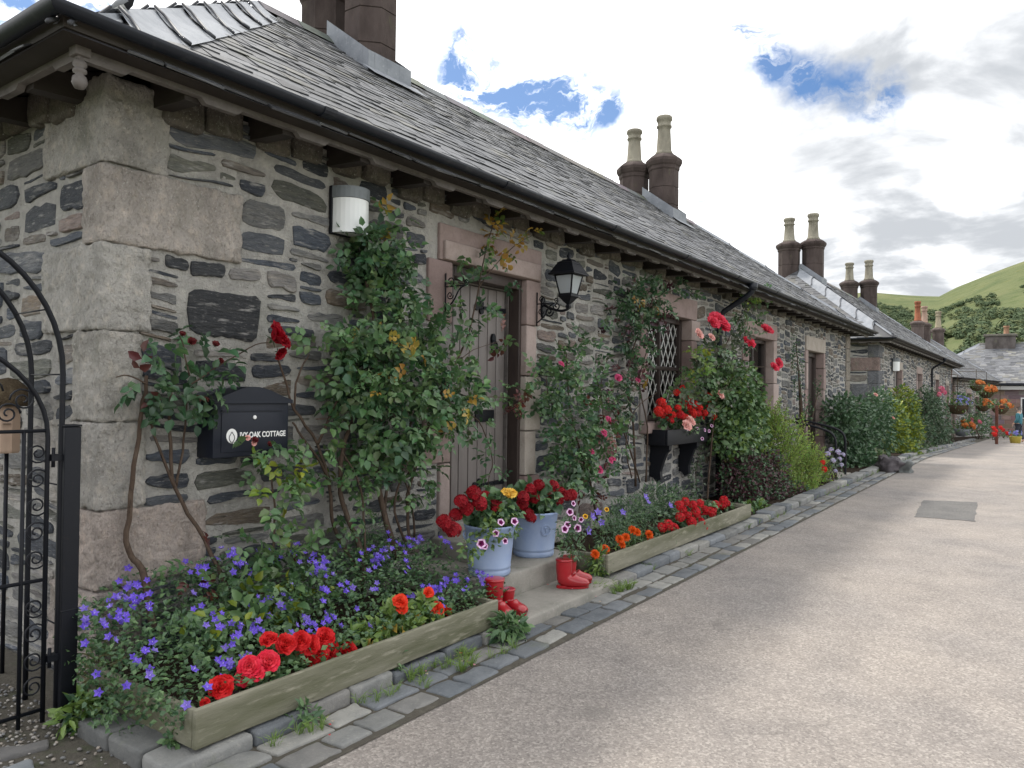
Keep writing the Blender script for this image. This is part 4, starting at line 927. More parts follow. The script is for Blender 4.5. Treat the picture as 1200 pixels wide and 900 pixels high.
# ------------------------------------------------------------------ rubber boots
def boot(label, x, y, z, rz, lean=0, sc_=1.0, H=.20):
    t = thing('rubber_boot', label, 'boot', (x, y, z), rz, group='red rubber boots on the doorstep', world=False)
    t.rotation_euler = (lean, 0, rz); t.scale = (sc_,)*3; mb = MB(); n = 18
    secs = []                                            # ellipse rings: centre, half sizes, tilt of the ring
    for i in range(9): f = i/8; secs.append((V((0, 0, H-f*(H-.085))), .056-.006*f+.004*math.sin(f*3), .052-.007*f, 0))
    secs += [(V((.006, 0, .072)), .058, .043, .22), (V((.018, 0, .062)), .064, .042, .5), (V((.042, 0, .052)), .062, .042, .85), (V((.07, 0, .044)), .050, .044, 1.15), (V((.10, 0, .040)), .041, .047, 1.4), (V((.13, 0, .037)), .036, .047, 1.55), (V((.155, 0, .034)), .031, .042, 1.57), (V((.172, 0, .031)), .022, .030, 1.57), (V((.178, 0, .030)), .008, .01, 1.57)]
    vs = []; fs = []
    for c, a, b, th in secs:
        for k in range(n):
            w = 2*PI*k/n; px, py = a*math.cos(w), b*math.sin(w); p = c+V((px*math.cos(th), py, px*math.sin(th))); p.z = max(p.z, .010); vs.append(p)
    for i in range(len(secs)-1):
        for k in range(n): fs.append((i*n+k, (i+1)*n+k, (i+1)*n+(k+1) % n, i*n+(k+1) % n))
    fs.append(tuple(range((len(secs)-1)*n, len(secs)*n)))
    mb.add(vs, fs, smooth=True); lathe(mb, (0, 0, 0), [(.0565, H-.016), (.0600, H-.014), (.0605, H), (.053, H+.001)], n, sy=.93); mb.build('boot_upper', M['rubber'], t)
    mb = MB(); ol = []
    for k in range(28):
        w = 2*PI*k/28; cx = math.cos(w); ol.append((.062+cx*.114, math.sin(w)*(.041+.006*cx)))
    prism(mb, ol, lambda a, b, d: V((a, b, d)), 0, .012); prism(mb, [(a, b) for a, b in ol if a < .03]+[], lambda a, b, d: V((a*.98, b*.98, d)), -.0, .02); mb.build('boot_sole', M['rubber'], t)
    mb = MB(); lathe(mb, (0, 0, 0), [(.052, H), (.050, H-.05), (.04, H-.07), (0, H-.07)], n, sy=.93); mb.build('boot_lining', M['rubberin'], t)
    return t
B1 = atz(668, 683, .10); B2 = atz(586, 716, .12)
boot('red boot planted with pink petunias, its toe to the lane, beside the second planter', 4.95, -1.02, .079, -RAD(48), 0, 1.1)
boot('red boot tight behind the one with petunias, only its toe cap showing', 5.09, -.98, .079, -RAD(42), 0, 1.06)
boot('red boot with an open top at the end of the campanula planter', 4.06, -1.02, .080, -RAD(112), 0, 1.16, .21)
boot('red boot half hidden behind the open topped one, small round toe showing', 4.19, -1.03, .080, -RAD(95), 0, .95, .16)

# ------------------------------------------------------------------ iron gate in a double arch
def scroll(mb, c, a0, r0, turns, ax, az, sgn=1, rad=.005):
    pts = []
    for i in range(26):
        f = i/25; w = a0+sgn*turns*2*PI*f; r = r0*(1-.82*f); pts.append(c+ax*r*math.cos(w)+az*r*math.sin(w))
    tube(mb, pts, rad, 5)
GY = -.27; gx1, gx0 = 1.69, .49; gm = (gx0+gx1)/2
arch = thing('rose_arch', 'black iron double arch over the garden gate, standing at the cottage corner', 'arch', (gm, -.07, 0))
for y, xa, xb in ((GY, 1.665, .515), (.14, 1.70, .48)):
    r_ = (xa-xb)/2; c = (xa+xb)/2; pts = [(xa, y, 0)]+[(xa, y, z) for z in (.6, 1.2, 1.6)]+[(c+r_*math.cos(w), y, 1.62+.62*math.sin(w)) for w in [PI*k/24 for k in range(25)]]+[(xb, y, z) for z in (1.2, .6, 0)]
    mb = MB(); tube(mb, pts, .013, 8); mb.build('hoop', M['iron'], arch)
mb = MB()
for z in (.45, 1.1, 1.62):
    for xa in (1.675, .505): tube(mb, [(xa, GY, z), (xa+(.02 if xa > 1 else -.02), .14, z)], .004, 5)
for w in (.5, 1.0, 1.57, 2.1, 2.6): tube(mb, [(gm+.575*math.cos(w), GY, 1.62+.62*math.sin(w)), (gm+.61*math.cos(w), .14, 1.62+.62*math.sin(w))], .004, 5)
mb.build('tie_rod', M['iron'], arch)
for i, (x, lb) in enumerate(((1.70, 'square black iron gate post against the corner stones, hinges on its side'), (.44, 'square black iron post on the latch side of the garden gate'))):
    p = thing('gate_post', lb, 'gate post', (x, GY, 0), group='posts of the iron gate')
    mb = MB(); box(mb, (x-.037, GY-.037, -.1), (x+.037, GY+.037, 1.375), bev=.006); lathe(mb, (x, GY, .52), [(.052, 0), (.054, .004), (.052, .008)], 4, ph=PI/4); mb.build('shaft', M['iron'], p)
    mb = MB(); box(mb, (x-.039, GY-.039, 1.376), (x+.039, GY+.039, 1.386), bev=.004); mb.build('post_cap', M['iron'], p)
    if i == 0:
        for z in (1.22, .3):
            mb = MB(); box(mb, (x-.085, GY-.02, z), (x-.038, GY+.02, z+.03)); tube(mb, [(x-.07, GY, z-.03), (x-.07, GY, z+.06)], .008, 6); mb.build('hinge', M['iron'], p)
gate = thing('iron_gate', 'black wrought iron garden gate with scrolls and an arched top', 'gate', (gm, GY, 0))
ga, gb = 1.605, .535; gc = (ga+gb)/2; gr = (ga-gb)/2
mb = MB()
tube(mb, [(ga, GY, .03)]+[(gc+gr*math.cos(w), GY, 1.33+.45*math.sin(w)) for w in [PI*k/22 for k in range(23)]]+[(gb, GY, .03)], .011, 8)
for z in (.09, .68, 1.36): tube(mb, [(ga, GY, z), (gb, GY, z)], .009, 6)
mb.build('gate_frame', M['iron'], gate)
for x in (1.505, 1.07, .635):
    mb = MB(); tube(mb, [(x, GY, .03), (x, GY, 1.36 if abs(x-gc) > .1 else 1.78)], .009, 6); mb.build('gate_bar', M['iron'], gate)
X_, Z_ = V((1, 0, 0)), V((0, 0, 1))
for x in (1.505, 1.07, .635):
    for sx in (1, -1):
        if (x > 1.4 and sx > 0) or (x < .7 and sx < 0): continue
        for z in (.20, .32, .44, .56, .78, .90, 1.02, 1.14, 1.26):
            c = V((x+sx*-0.058 if sx < 0 else x+.058, GY, z)); up = 1 if int(z*100) % 24 < 12 else -1
            mb = MB(); scroll(mb, c, 0 if sx < 0 else PI, .050, 1.7, X_, Z_, up*sx, .0042); mb.build('scroll', M['iron'], gate)
for x, z, r0, a0, sg in ((1.44, 1.44, .05, 0, 1), (1.50, 1.50, .055, PI, -1), (1.36, 1.54, .06, 0, 1), (1.25, 1.62, .06, PI, 1), (.70, 1.44, .05, PI, -1), (.78, 1.54, .06, PI, -1), (.9, 1.62, .06, 0, -1)): mb = MB(); scroll(mb, V((x, GY, z)), a0, r0, 1.7, X_, Z_, sg, .0045); mb.build('scroll', M['iron'], gate)
bh = thing('bird_house', 'small pale wood bird house with a brown thatched roof, seen through the gate', 'bird house', (1.51, .62, 0))
q = at(9, 466, .62)
mb = MB(); lathe(mb, (q.x, q.y, 0), [(.0, q.z+.11), (.045, q.z+.10), (.10, q.z+.05), (.125, q.z-.02), (.115, q.z-.045), (.02, q.z-.03)], 18); mb.build('thatch', M['coir'], bh)
mb = MB(); lathe(mb, (q.x, q.y, 0), [(.06, q.z-.30), (.065, q.z-.29), (.065, q.z-.03)], 8, smooth=False); mb.build('nest_box', M['birdwood'], bh)
mb = MB(); lathe(mb, (q.x-.025, q.y-.063, q.z-.14), [(.02, 0), (.02, .001)], 12); tube(mb, [(q.x, q.y, -.02), (q.x, q.y, q.z-.30)], .011, 8); mb.build('pole', M['iron'], bh)

# ------------------------------------------------------------------ letter box
lb = thing('letter_box', 'navy black metal letter box with white lettering, fixed to the stone wall', 'letter box', (2.76, 0, 1.17))
xa, xb, ya, z0, zs, zt = 2.52, 3.04, -.16, 1.165, 1.49, 1.565
mb = MB(); box(mb, (xa, ya, z0), (xb, .0, zs), bev=.006); mb.build('case', M['boxpaint'], lb)
mb = MB(); arc = [(xa-.018, zs-.012), (xa-.018, zs+.008)]+[(xa-.018+(xb-xa+.036)*k/16, zs+.012+(zt-zs)*(math.sin(PI*k/16)**1.5)) for k in range(1, 16)]+[(xb+.018, zs+.008), (xb+.018, zs-.012)]
prism(mb, arc, lambda a, b, d: V((a, d, b)), ya-.018, -.0)
mb.build('lid', M['boxpaint'], lb)
mb = MB(); box(mb, (xa+.05, ya-.008, zs-.058), (xb-.05, ya-.001, zs-.050)); box(mb, (xa+.05, ya-.005, z0+.03), (xb-.05, ya-.001, zs-.066), bev=.002); mb.build('panel', M['boxpaint'], lb)
mb = MB(); lathe(mb, (0, 0, 0), [(.013, 0), (.011, .004), (0, .004)], 14)
mb.v = [V((xa+.27, ya-.006, zs-.095))+V((p[0], -p[2], p[1])) for p in mb.v]; mb.build('lock', M['white'], lb)
mb = MB(); cx, cz, yy = xa+.115, z0+.125, ya-.0085
mb.add([V((cx+.036*math.cos(w), yy, cz+.042*math.sin(w))) for w in [2*PI*k/24 for k in range(24)]], [tuple(range(24))])
mb.add([V((cx-.004, yy, cz-.035)), V((cx+.012, yy, cz-.035)), V((cx+.030, yy, cz-.058))], [(0, 1, 2)]); mb.build('badge', M['white'], lb)
mb = MB()
for sx in (1, -1): tube(mb, [V((cx+sx*(.004+.014*math.sin(PI*min(1, k/7))), yy-.0015, cz-.038+.062*k/8)) for k in range(9)], .0022, 4)
mb.add([V((cx+.010*math.cos(w), yy-.001, cz+.010+.012*math.sin(w))) for w in [2*PI*k/12 for k in range(12)]], [tuple(range(12))], m=1); mb.build('badge_motif', [M['boxpaint'], M['white']], lb)
fc = bpy.data.curves.new('lettering', 'FONT'); fc.body = 'IVY OAK COTTAGE'; fc.size = .046; fc.extrude = .0008; fc.offset = .0012; fo = bpy.data.objects.new('lettering_src', fc); C.objects.link(fo)
dg = bpy.context.evaluated_depsgraph_get(); me = bpy.data.meshes.new_from_object(fo.evaluated_get(dg)); bpy.data.objects.remove(fo); wd = max(v.co.x for v in me.vertices)
for v in me.vertices: x, y, z = v.co; v.co = (xa+.168+x*.325/wd, ya-.0075-z, z0+.112+y)
me.materials.clear(); me.materials.append(M['white']); link('lettering', me, lb)

# ------------------------------------------------------------------ lamps
def bulkhead(label, x, y, z, s=1., world=True):
    t = thing('wall_light', label, 'wall light', (x, y, z), group='white outdoor wall lights')
    def half(mb, r, za, zb, y0=0):
        n = 14; ol = [(-r, 0)]+[(-r*math.cos(PI*k/n), -r*1.05*math.sin(PI*k/n)) for k in range(n+1)]+[(r, 0)]
        prism(mb, ol[1:-1], lambda a, b, d: V((x+a*s, y+y0+b*s, z+d*s)), za, zb)
    mb = MB(); half(mb, .138, -.16, .075, -.03); mb.build('diffuser', M['opal'], t)
    mb = MB(); half(mb, .146, .077, .155, -.03); mb.build('lamp_cap', M['greycap'], t)
    mb = MB(); box(mb, (x-.15*s, y-.03*s, z-.17*s), (x+.15*s, y, z+.16*s), bev=.006); mb.build('back_plate', M['iron'], t)
    return t
bulkhead('white half round wall light with a grey cap, up under the eaves among rose leaves', 3.62, -.005, 2.80)
bulkhead('small white wall light on the farther cottage, above the yellow green shrub', 27.1, -.005, 2.62, 1.25)
def lantern(x, z):
    t = thing('wall_lantern', 'black four sided carriage lantern on a scrolled bracket beside the door', 'lantern', (x, 0, z)); y = -.30
    rot = RAD(0); 
    def ring(r, zz): return [V((x+r*math.cos(PI/4+PI/2*k), y+r*math.sin(PI/4+PI/2*k), z+zz)) for k in range(4)]
    T, B = ring(.135, .235), ring(.085, .05)
    mb = MB()
    for k in range(4):
        tube(mb, [B[k], T[k]], .009, 5); tube(mb, [T[k], T[(k+1) % 4]], .011, 5); tube(mb, [B[k], B[(k+1) % 4]], .011, 5)
    lathe(mb, (x, y, z), [(.0, -.09), (.02, -.085), (.03, -.06), (.018, -.04), (.05, -.015), (.075, .01), (.10, .03), (.10, .05), (0, .055)], 4, ph=PI/4, smooth=False)
    mb.build('lantern_frame', M['iron'], t)
    mb = MB()
    for k in range(4): mb.add([B[k], B[(k+1) % 4], T[(k+1) % 4], T[k]], [(0, 1, 2, 3)])
    mb.build('pane', M['lampglass'], t)
    mb = MB(); lathe(mb, (x, y, z), [(.20, .235), (.20, .25), (.185, .258), (.13, .33), (.115, .345), (.115, .355), (.07, .375), (.06, .385), (.02, .39)], 4, ph=PI/4, smooth=False); lathe(mb, (x, y, z), [(.03, .385), (.014, .40), (.024, .42), (.008, .44), (0, .47)], 10); mb.build('lantern_roof', M['iron'], t)
    mb = MB(); lathe(mb, (x, y, z), [(.022, .05), (.022, .12), (.016, .125), (.026, .16), (.02, .2), (0, .21)], 10); mb.build('bulb', M['white'], t)
    mb = MB(); ol = [(.035*math.cos(w)*(1.25 if math.sin(w) > .5 else 1), .10*math.sin(w)) for w in [2*PI*k/20 for k in range(20)]]
    prism(mb, ol, lambda a, b, d: V((x+a, d, z-.06+b)), -.025, .0); mb.build('wall_plate', M['iron'], t)
    mb = MB(); tube(mb, smooth_path([(x, -.02, z-.03), (x, -.12, z-.075), (x, -.22, z-.10), (x, y, z-.085)]), .013, 8); scroll(mb, V((x, -.085, z-.10)), 0, .05, 1.4, V((0, -1, 0)), V((0, 0, 1)), -1, .008); scroll(mb, V((x, -.17, z-.05)), PI, .04, 1.3, V((0, -1, 0)), V((0, 0, 1)), 1, .007)
    mb.build('arm', M['iron'], t)
lantern(6.17, 2.45)
def bracket(label, x, z):
    t = thing('hanging_bracket', label, 'bracket', (x, -.03, z), group='scrolled basket brackets on the door jambs')
    mb = MB(); X2_ = V((0, -1, 0)); yb = -.034
    tube(mb, [(x, yb-.008, z-.16), (x, yb-.008, z+.16)], .007, 6); tube(mb, [(x, yb-.008, z+.05), (x, yb-.22, z+.05)], .006, 6)
    tube(mb, smooth_path([(x, yb-.01, z-.13), (x, yb-.09, z-.07), (x, yb-.15, z+.02), (x, yb-.21, z+.05)]), .006, 6)
    scroll(mb, V((x, yb-.06, z+.09)), -PI/2, .04, 1.4, X2_, V((0, 0, 1)), 1, .005); scroll(mb, V((x, yb-.055, z-.02)), 0, .035, 1.4, X2_, V((0, 0, 1)), -1, .005); scroll(mb, V((x, yb-.22, z+.075)), -PI/2, .026, 1.3, X2_, V((0, 0, 1)), 1, .005)
    mb.build('scroll_arm', M['iron'], t)
bracket('small scrolled iron bracket on the jamb beneath the lantern', 6.02, 2.36); bracket('small scrolled iron bracket behind rose leaves, on the jamb toward the letter box', 4.67, 2.36)

# ------------------------------------------------------------------ window box
wb = thing('window_box', 'black timber window box on two curved brackets under the lattice window', 'window box', (9.2, 0, 1.0))
bx0, bx1, by0, bz0, bz1 = 8.53, 9.85, -.30, .94, 1.13
mb = MB(); box(mb, (bx0, by0, bz0), (bx1, by0+.03, bz1), bev=.006); box(mb, (bx0, -.04, bz0), (bx1, -.01, bz1), bev=.006)
for x in (bx0+.002, bx1-.032): box(mb, (x, by0+.032, bz0), (x+.03, -.042, bz1), bev=.004)
box(mb, (bx0+.034, by0+.032, bz0), (bx1-.034, -.042, bz0+.03)); mb.build('trough', M['iron'], wb)
mb = MB(); box(mb, (bx0+.035, by0+.035, bz0+.031), (bx1-.035, -.045, bz1-.03)); mb.build('soil', M['soil'], wb)
for x in (bx0+.12, bx1-.3):
    mb = MB(); ol = [(-.012, bz0-.003), (by0+.03, bz0-.003), (by0+.03, bz0-.06), (by0+.07, bz0-.10), (-.19, bz0-.2), (-.15, bz0-.33), (-.16, bz0-.42), (-.10, bz0-.46), (-.06, bz0-.41), (-.012, bz0-.40)]
    prism(mb, ol, lambda a, b, d: V((d, a, b)), x, x+.07); mb.build('bracket', M['iron'], wb)

# ------------------------------------------------------------------ handrails
for lab, x in (('bent black handrail nearer the feathery shrub, lilac flowers against it', 14.45), ('bent black handrail farther along, against the dark shrub', 15.25)):
    t = thing('handrail', lab, 'handrail', (x, -1.0, 0), group='pair of handrails at the second door')
    mb = MB(); tube(mb, smooth_path([(x, -.96, .0), (x, -.96, .6), (x, -.95, .78), (x, -.88, .90), (x, -.70, .98), (x, -.35, 1.06), (x, -.05, 1.12)]), .022, 8); mb.build('rail', M['iron'], t)
    mb = MB(); box(mb, (x-.06, -1.02, .0), (x+.06, -.90, .075), bev=.006); mb.build('base_plate', M['iron'], t)
mb = MB(); rblock(mb, (14.1, -.98, 0), (15.7, -.03, .10), .02, (8, 6, 2), .008); tag(mb.build('doorstep', M['step']), 'low concrete step between the two bent handrails', 'steps')

# ------------------------------------------------------------------ a wagtail on the lead of the hip
bd = V((2.07, .04, 3.548)); 
t = thing('bird', 'small grey and white wagtail perched on the lead of the near roof corner', 'bird', bd, world=False)
mb = MB(); ax = V((.62, -.78, 0)).normalized()
ch = [(-.145, -.020, .004), (-.10, -.010, .007), (-.062, .002, .010), (-.045, .010, .020), (-.02, .022, .030), (.008, .034, .033), (.03, .050, .027), (.040, .066, .019), (.046, .080, .0195), (.055, .091, .0175), (.068, .094, .009), (.083, .092, .0025)]
ctr = [ax*a+V((0, 0, b+.035)) for a, b, _ in ch]; tube(mb, ctr, [c for *_, c in ch], 12)
for i, f in enumerate(mb.f):
    p = sum((V(mb.v[k]) for k in f), V((0, 0, 0)))/len(f); a = p.dot(ax); h = p.z-.035
    col = (.22, .225, .235) if h > .02+a*.55 else (.6, .6, .6)
    if a < -.055: col = (.04, .04, .045)
    if a > .024 and h < .068: col = (.02, .02, .022)
    if a > .034 and h > .066: col = (.65, .65, .65) if h < .094 else (.02, .02, .022)
    if a > .07: col = (.02, .02, .02)
    mb.c[i] = col
for s in (.011, -.011):
    sd = V((-ax.y, ax.x, 0))*s; tube(mb, [ax*.004+sd+V((0, 0, .04)), ax*.01+sd+V((0, 0, .02)), ax*.004+sd], .0022, 5, (.03, .03, .03))
    for w in (-.5, 0, .5): tube(mb, [ax*.004+sd, ax*.02*math.cos(w)+sd+V((-ax.y, ax.x, 0))*.012*math.sin(w)], .0018, 4, (.03, .03, .03))
mb.build('body', M['feather'], t)

# ------------------------------------------------------------------ the walker at the end of the lane
def skin_body(name, verts, edges, mat, par, sub=2, root=0):
    me = bpy.data.meshes.new(name); me.from_pydata([v[:3] for v in verts], edges, []); me.materials.append(mat)
    o = link(name, me, par); md = o.modifiers.new('skin', 'SKIN'); md.use_smooth_shade = True; o.modifiers.new('sub', 'SUBSURF').levels = sub; o.modifiers['sub'].render_levels = sub
    for i, v in enumerate(verts): me.skin_vertices[0].data[i].radius = (v[3], v[3]*(v[4] if len(v) > 4 else 1))
    me.skin_vertices[0].data[root].use_root = True
    ca = me.color_attributes.new('Col', 'FLOAT_COLOR', 'POINT'); ca.data.foreach_set('color', [1.0]*4*len(verts)); return o
PX = atz(1193, 517, zg(44)); PX = V((44.0, -3.05, zg(44)))
pn = thing('person', 'person in a teal coat and dark trousers walking at the far end of the lane', 'person', PX, RAD(160), world=False)
Vb = [(0, 0, .93, .13, .8), (0, .01, 1.12, .125, .8), (0, .015, 1.34, .15, .75), (0, .01, 1.44, .075), (0, .0, 1.50, .052), (0, -.02, 1.58, .075, 1.1), (0, -.02, 1.66, .082, 1.1), (0, -.015, 1.71, .05),
      (.17, .015, 1.38, .06), (.22, .03, 1.12, .045), (.20, -.12, .93, .032), (.20, -.17, .88, .03), (-.17, .015, 1.38, .06), (-.22, .0, 1.12, .045), (-.21, -.10, .91, .032), (-.21, -.14, .85, .03),
      (.09, .0, .86, .095), (.10, -.05, .49, .062), (.10, .0, .10, .042), (.10, -.12, .04, .036), (-.09, .0, .86, .095), (-.10, .06, .49, .062), (-.10, .18, .12, .042), (-.10, .08, .04, .036)]
Eb = [(0, 1), (1, 2), (2, 3), (3, 4), (4, 5), (5, 6), (6, 7), (2, 8), (8, 9), (9, 10), (10, 11), (2, 12), (12, 13), (13, 14), (14, 15), (0, 16), (16, 17), (17, 18), (18, 19), (0, 20), (20, 21), (21, 22), (22, 23)]
for base, sx in ((11, 1), (15, -1)):
    b = Vb[base]
    for k in range(5):
        n0 = len(Vb); L_ = (.075, .085, .09, .08, .055)[k]; dx = (-.028, -.010, .008, .026, -.034)[k]*sx
        Vb += [(b[0]+dx, b[1]-.02, b[2]-.02, .010), (b[0]+dx*1.2, b[1]-.03, b[2]-.02-L_*.55, .009), (b[0]+dx*1.1, b[1]-.02, b[2]-.02-L_, .008)]; Eb += [(base, n0), (n0, n0+1), (n0+1, n0+2)]
skin_body('body', Vb, Eb, M['skin'], pn)
mc = pm('teal_cloth', (.04, .16, .20), .85, bump=[(30, .3, .01)]); md_ = pm('dark_cloth', (.03, .035, .05), .85)
skin_body('coat', [(0, 0, .80, .19, .85), (0, .01, 1.1, .165, .85), (0, .015, 1.36, .175, .8), (0, .01, 1.45, .09), (.18, .015, 1.38, .075), (.23, .03, 1.12, .062), (.205, -.11, .95, .05), (-.18, .015, 1.38, .075), (-.23, .0, 1.12, .062), (-.212, -.09, .93, .05)], [(0, 1), (1, 2), (2, 3), (2, 4), (4, 5), (5, 6), (2, 7), (7, 8), (8, 9)], mc, pn)
skin_body('trousers', [(0, 0, .92, .14, .8), (.095, 0, .84, .108), (.10, -.05, .49, .078), (.10, .0, .12, .06), (-.095, 0, .84, .108), (-.10, .06, .49, .078), (-.10, .17, .14, .06)], [(0, 1), (1, 2), (2, 3), (0, 4), (4, 5), (5, 6)], md_, pn)
skin_body('hair', [(0, .02, 1.64, .085, 1.05), (0, -.005, 1.72, .07), (0, .045, 1.56, .06)], [(0, 1), (0, 2)], M['hair'], pn)

# ================================================================== plants
def A3(pts, y):
    """stem path from pixels: (u, v) at plane y, or (u, v, y)"""
    return [at(p[0], p[1], p[2] if len(p) > 2 else y) for p in pts]
def plant(name, label, cat, u, v, y, group=None): return thing(name, label, cat, at(u, v, y), group=group)
def blooms(root, kind, pts, y, s=1., face=(-.25, -.8, .55), name='flower', jit=.0):
    for p in pts:
        yy = p[2] if len(p) > 2 else y+rnd.uniform(-jit, jit); flower(root, kind, at(p[0], p[1], yy), face, s*rnd.uniform(.78, 1.18), name)

# thin rose by the corner
p = plant('climbing_rose', 'thin straggling rose with bare gnarled stems climbing the corner stones', 'rose', 180, 730, -.2, 'climbing roses on the near cottage')
stems(p, [(A3([(180, 738, -.35), (166, 668, -.14), (149, 645, -.10), (152, 595, -.08), (160, 530, -.08), (167, 470, -.1), (172, 440, -.12)], 0), .020, .010), (A3([(268, 692, -.3), (240, 632, -.14), (205, 572, -.08), (199, 520, -.08), (200, 450, -.1)], 0), .013, .008),
          (A3([(205, 572, -.08), (190, 535, -.07), (178, 500, -.08), (172, 475, -.1)], 0), .009, .005), (A3([(206, 570, -.08), (216, 515, -.08), (219, 465, -.1)], 0), .008, .004), (A3([(225, 450), (262, 425), (300, 404), (318, 402)], -.16), .005, .003), (A3([(222, 440), (215, 410), (210, 393)], -.14), .005, .003), (A3([(172, 450), (150, 440), (134, 442)], -.14), .005, .003)])
foliage(p, [PB(190, 430, 22, 30, -.14, .07), PB(225, 455, 34, 26, -.15, .08), PB(168, 448, 22, 14, -.13, .05), PB(250, 470, 12, 20, -.15, .05), PB(208, 470, 38, 20, -.14, .06), PB(245, 415, 25, 10, -.14, .05)], 48, .060, DK, RD, .07, 'rose', wall=-.02)
foliage(p, [PB(235, 660, 40, 28, -.25, .1), PB(270, 690, 35, 25, -.35, .1)], 16, .05, MD, RD, .4, 'rose', wall=-.02, name='young_foliage')
blooms(p, 'withered', [(213, 393), (258, 424), (224, 402), (240, 470), (252, 405)], -.17, .45, name='withered_flower')
# rose by the letter box
p = plant('climbing_rose', 'rose around the letter box with one dark red bloom on a tall bare shoot', 'rose', 330, 690, -.2, 'climbing roses on the near cottage')
stems(p, [(A3([(425, 692, -.3), (415, 660, -.2), (392, 620, -.15), (386, 570, -.14), (372, 520, -.14), (345, 480, -.14), (336, 455, -.15), (325, 415, -.2)], 0), .017, .006), (A3([(386, 560), (360, 520), (342, 495)], -.14), .010, .006), (A3([(345, 480), (350, 440), (362, 415)], -.14), .008, .004), (A3([(320, 655, -.3), (322, 600, -.24), (318, 560, -.24)], 0), .008, .005), (A3([(372, 520), (395, 470), (410, 430)], -.15), .010, .006)])
foliage(p, [PB(322, 555, 26, 30, -.24, .09), PB(350, 545, 30, 22, -.22, .09), PB(318, 585, 20, 25, -.24, .08), PB(385, 545, 25, 22, -.2, .08), PB(300, 530, 18, 12, -.26, .05)], 62, .056, MD, YG, .14, 'rose', wall=-.02)
foliage(p, [PB(305, 660, 45, 30, -.3, .12), PB(340, 640, 30, 35, -.26, .12), PB(290, 700, 55, 30, -.42, .14)], 70, .06, MD, YG, .08, 'rose', wall=-.02, name='young_foliage')
blooms(p, 'dark_rose', [(320, 398)], -.21, 1.5, face=(.55, -.65, .35)); blooms(p, 'dark_rose', [(326, 412)], -.2, 1.0, face=(.3, -.7, -.3)); blooms(p, 'withered', [(315, 522), (298, 517), (345, 655), (360, 660)], -.24, .5, name='withered_flower'); blooms(p, 'blush_rose', [(297, 519), (290, 513)], -.24, .3, face=(-.3, -.8, .2), name='withered_flower')
# the big rose
p = plant('climbing_rose', 'big dense green climbing rose covering the wall up to the white wall light', 'rose', 470, 690, -.25, 'climbing roses on the near cottage')
foliage(p, [PB(438, 292, 30, 28, -.18, .09), PB(455, 300, 24, 40, -.18, .09), PB(425, 312, 22, 18, -.16, .07)], 120, .058, DK, MD, .35, 'rose', wall=-.02, name='upper_foliage')
stems(p, [(A3([(423, 690, -.3), (425, 650, -.25), (405, 600, -.2), (398, 555, -.18), (410, 500, -.18), (440, 420, -.18), (430, 330, -.16)], 0), .022, .01), (A3([(465, 655, -.3), (450, 600, -.24), (441, 550, -.2), (448, 470, -.18), (470, 390, -.16), (450, 290, -.15)], 0), .024, .01), (A3([(470, 650, -.28), (452, 610, -.24), (456, 560, -.2), (480, 500, -.2), (510, 430, -.2)], 0), .016, .008), (A3([(478, 640), (462, 600), (470, 560), (476, 530)], -.25), .010, .006), (A3([(430, 680), (428, 620), (418, 560), (400, 530)], -.28), .008, .005), (A3([(486, 630), (482, 585), (472, 560)], -.25), .009, .005), (A3([(476, 560), (500, 520), (535, 500)], -.22), .010, .005)])
foliage(p, [PB(446, 296, 34, 32, -.16, .09), PB(432, 300, 18, 18, -.14, .06), PB(455, 330, 40, 30, -.18, .10), PB(455, 385, 62, 40, -.24, .15), PB(480, 375, 40, 45, -.24, .14), PB(428, 425, 44, 38, -.26, .15), PB(475, 440, 62, 42, -.28, .16), PB(518, 460, 36, 36, -.3, .14), PB(428, 485, 40, 36, -.26, .14), PB(475, 500, 55, 40, -.28, .16), PB(402, 450, 22, 36, -.22, .10), PB(445, 530, 45, 28, -.25, .13), PB(500, 500, 40, 25, -.28, .13)], 580, .062, DK, MD, .6, 'rose', wall=-.02)
foliage(p, [PB(378, 398, 24, 16, -.22, .08), PB(430, 375, 25, 12, -.3, .05), PB(462, 255, 22, 14, -.12, .05), PB(470, 455, 60, 40, -.44, .08), PB(440, 410, 50, 28, -.42, .06), PB(545, 480, 22, 18, -.42, .08), PB(490, 420, 30, 30, -.42, .06)], 95, .056, MD, YO, .12, 'rose', wall=-.02, name='young_foliage')
foliage(p, [PB(485, 560, 22, 32, -.26, .08), PB(430, 565, 14, 25, -.24, .06), PB(415, 600, 10, 30, -.26, .05)], 46, .052, MD, None, 0, 'rose', wall=-.02, name='low_foliage')
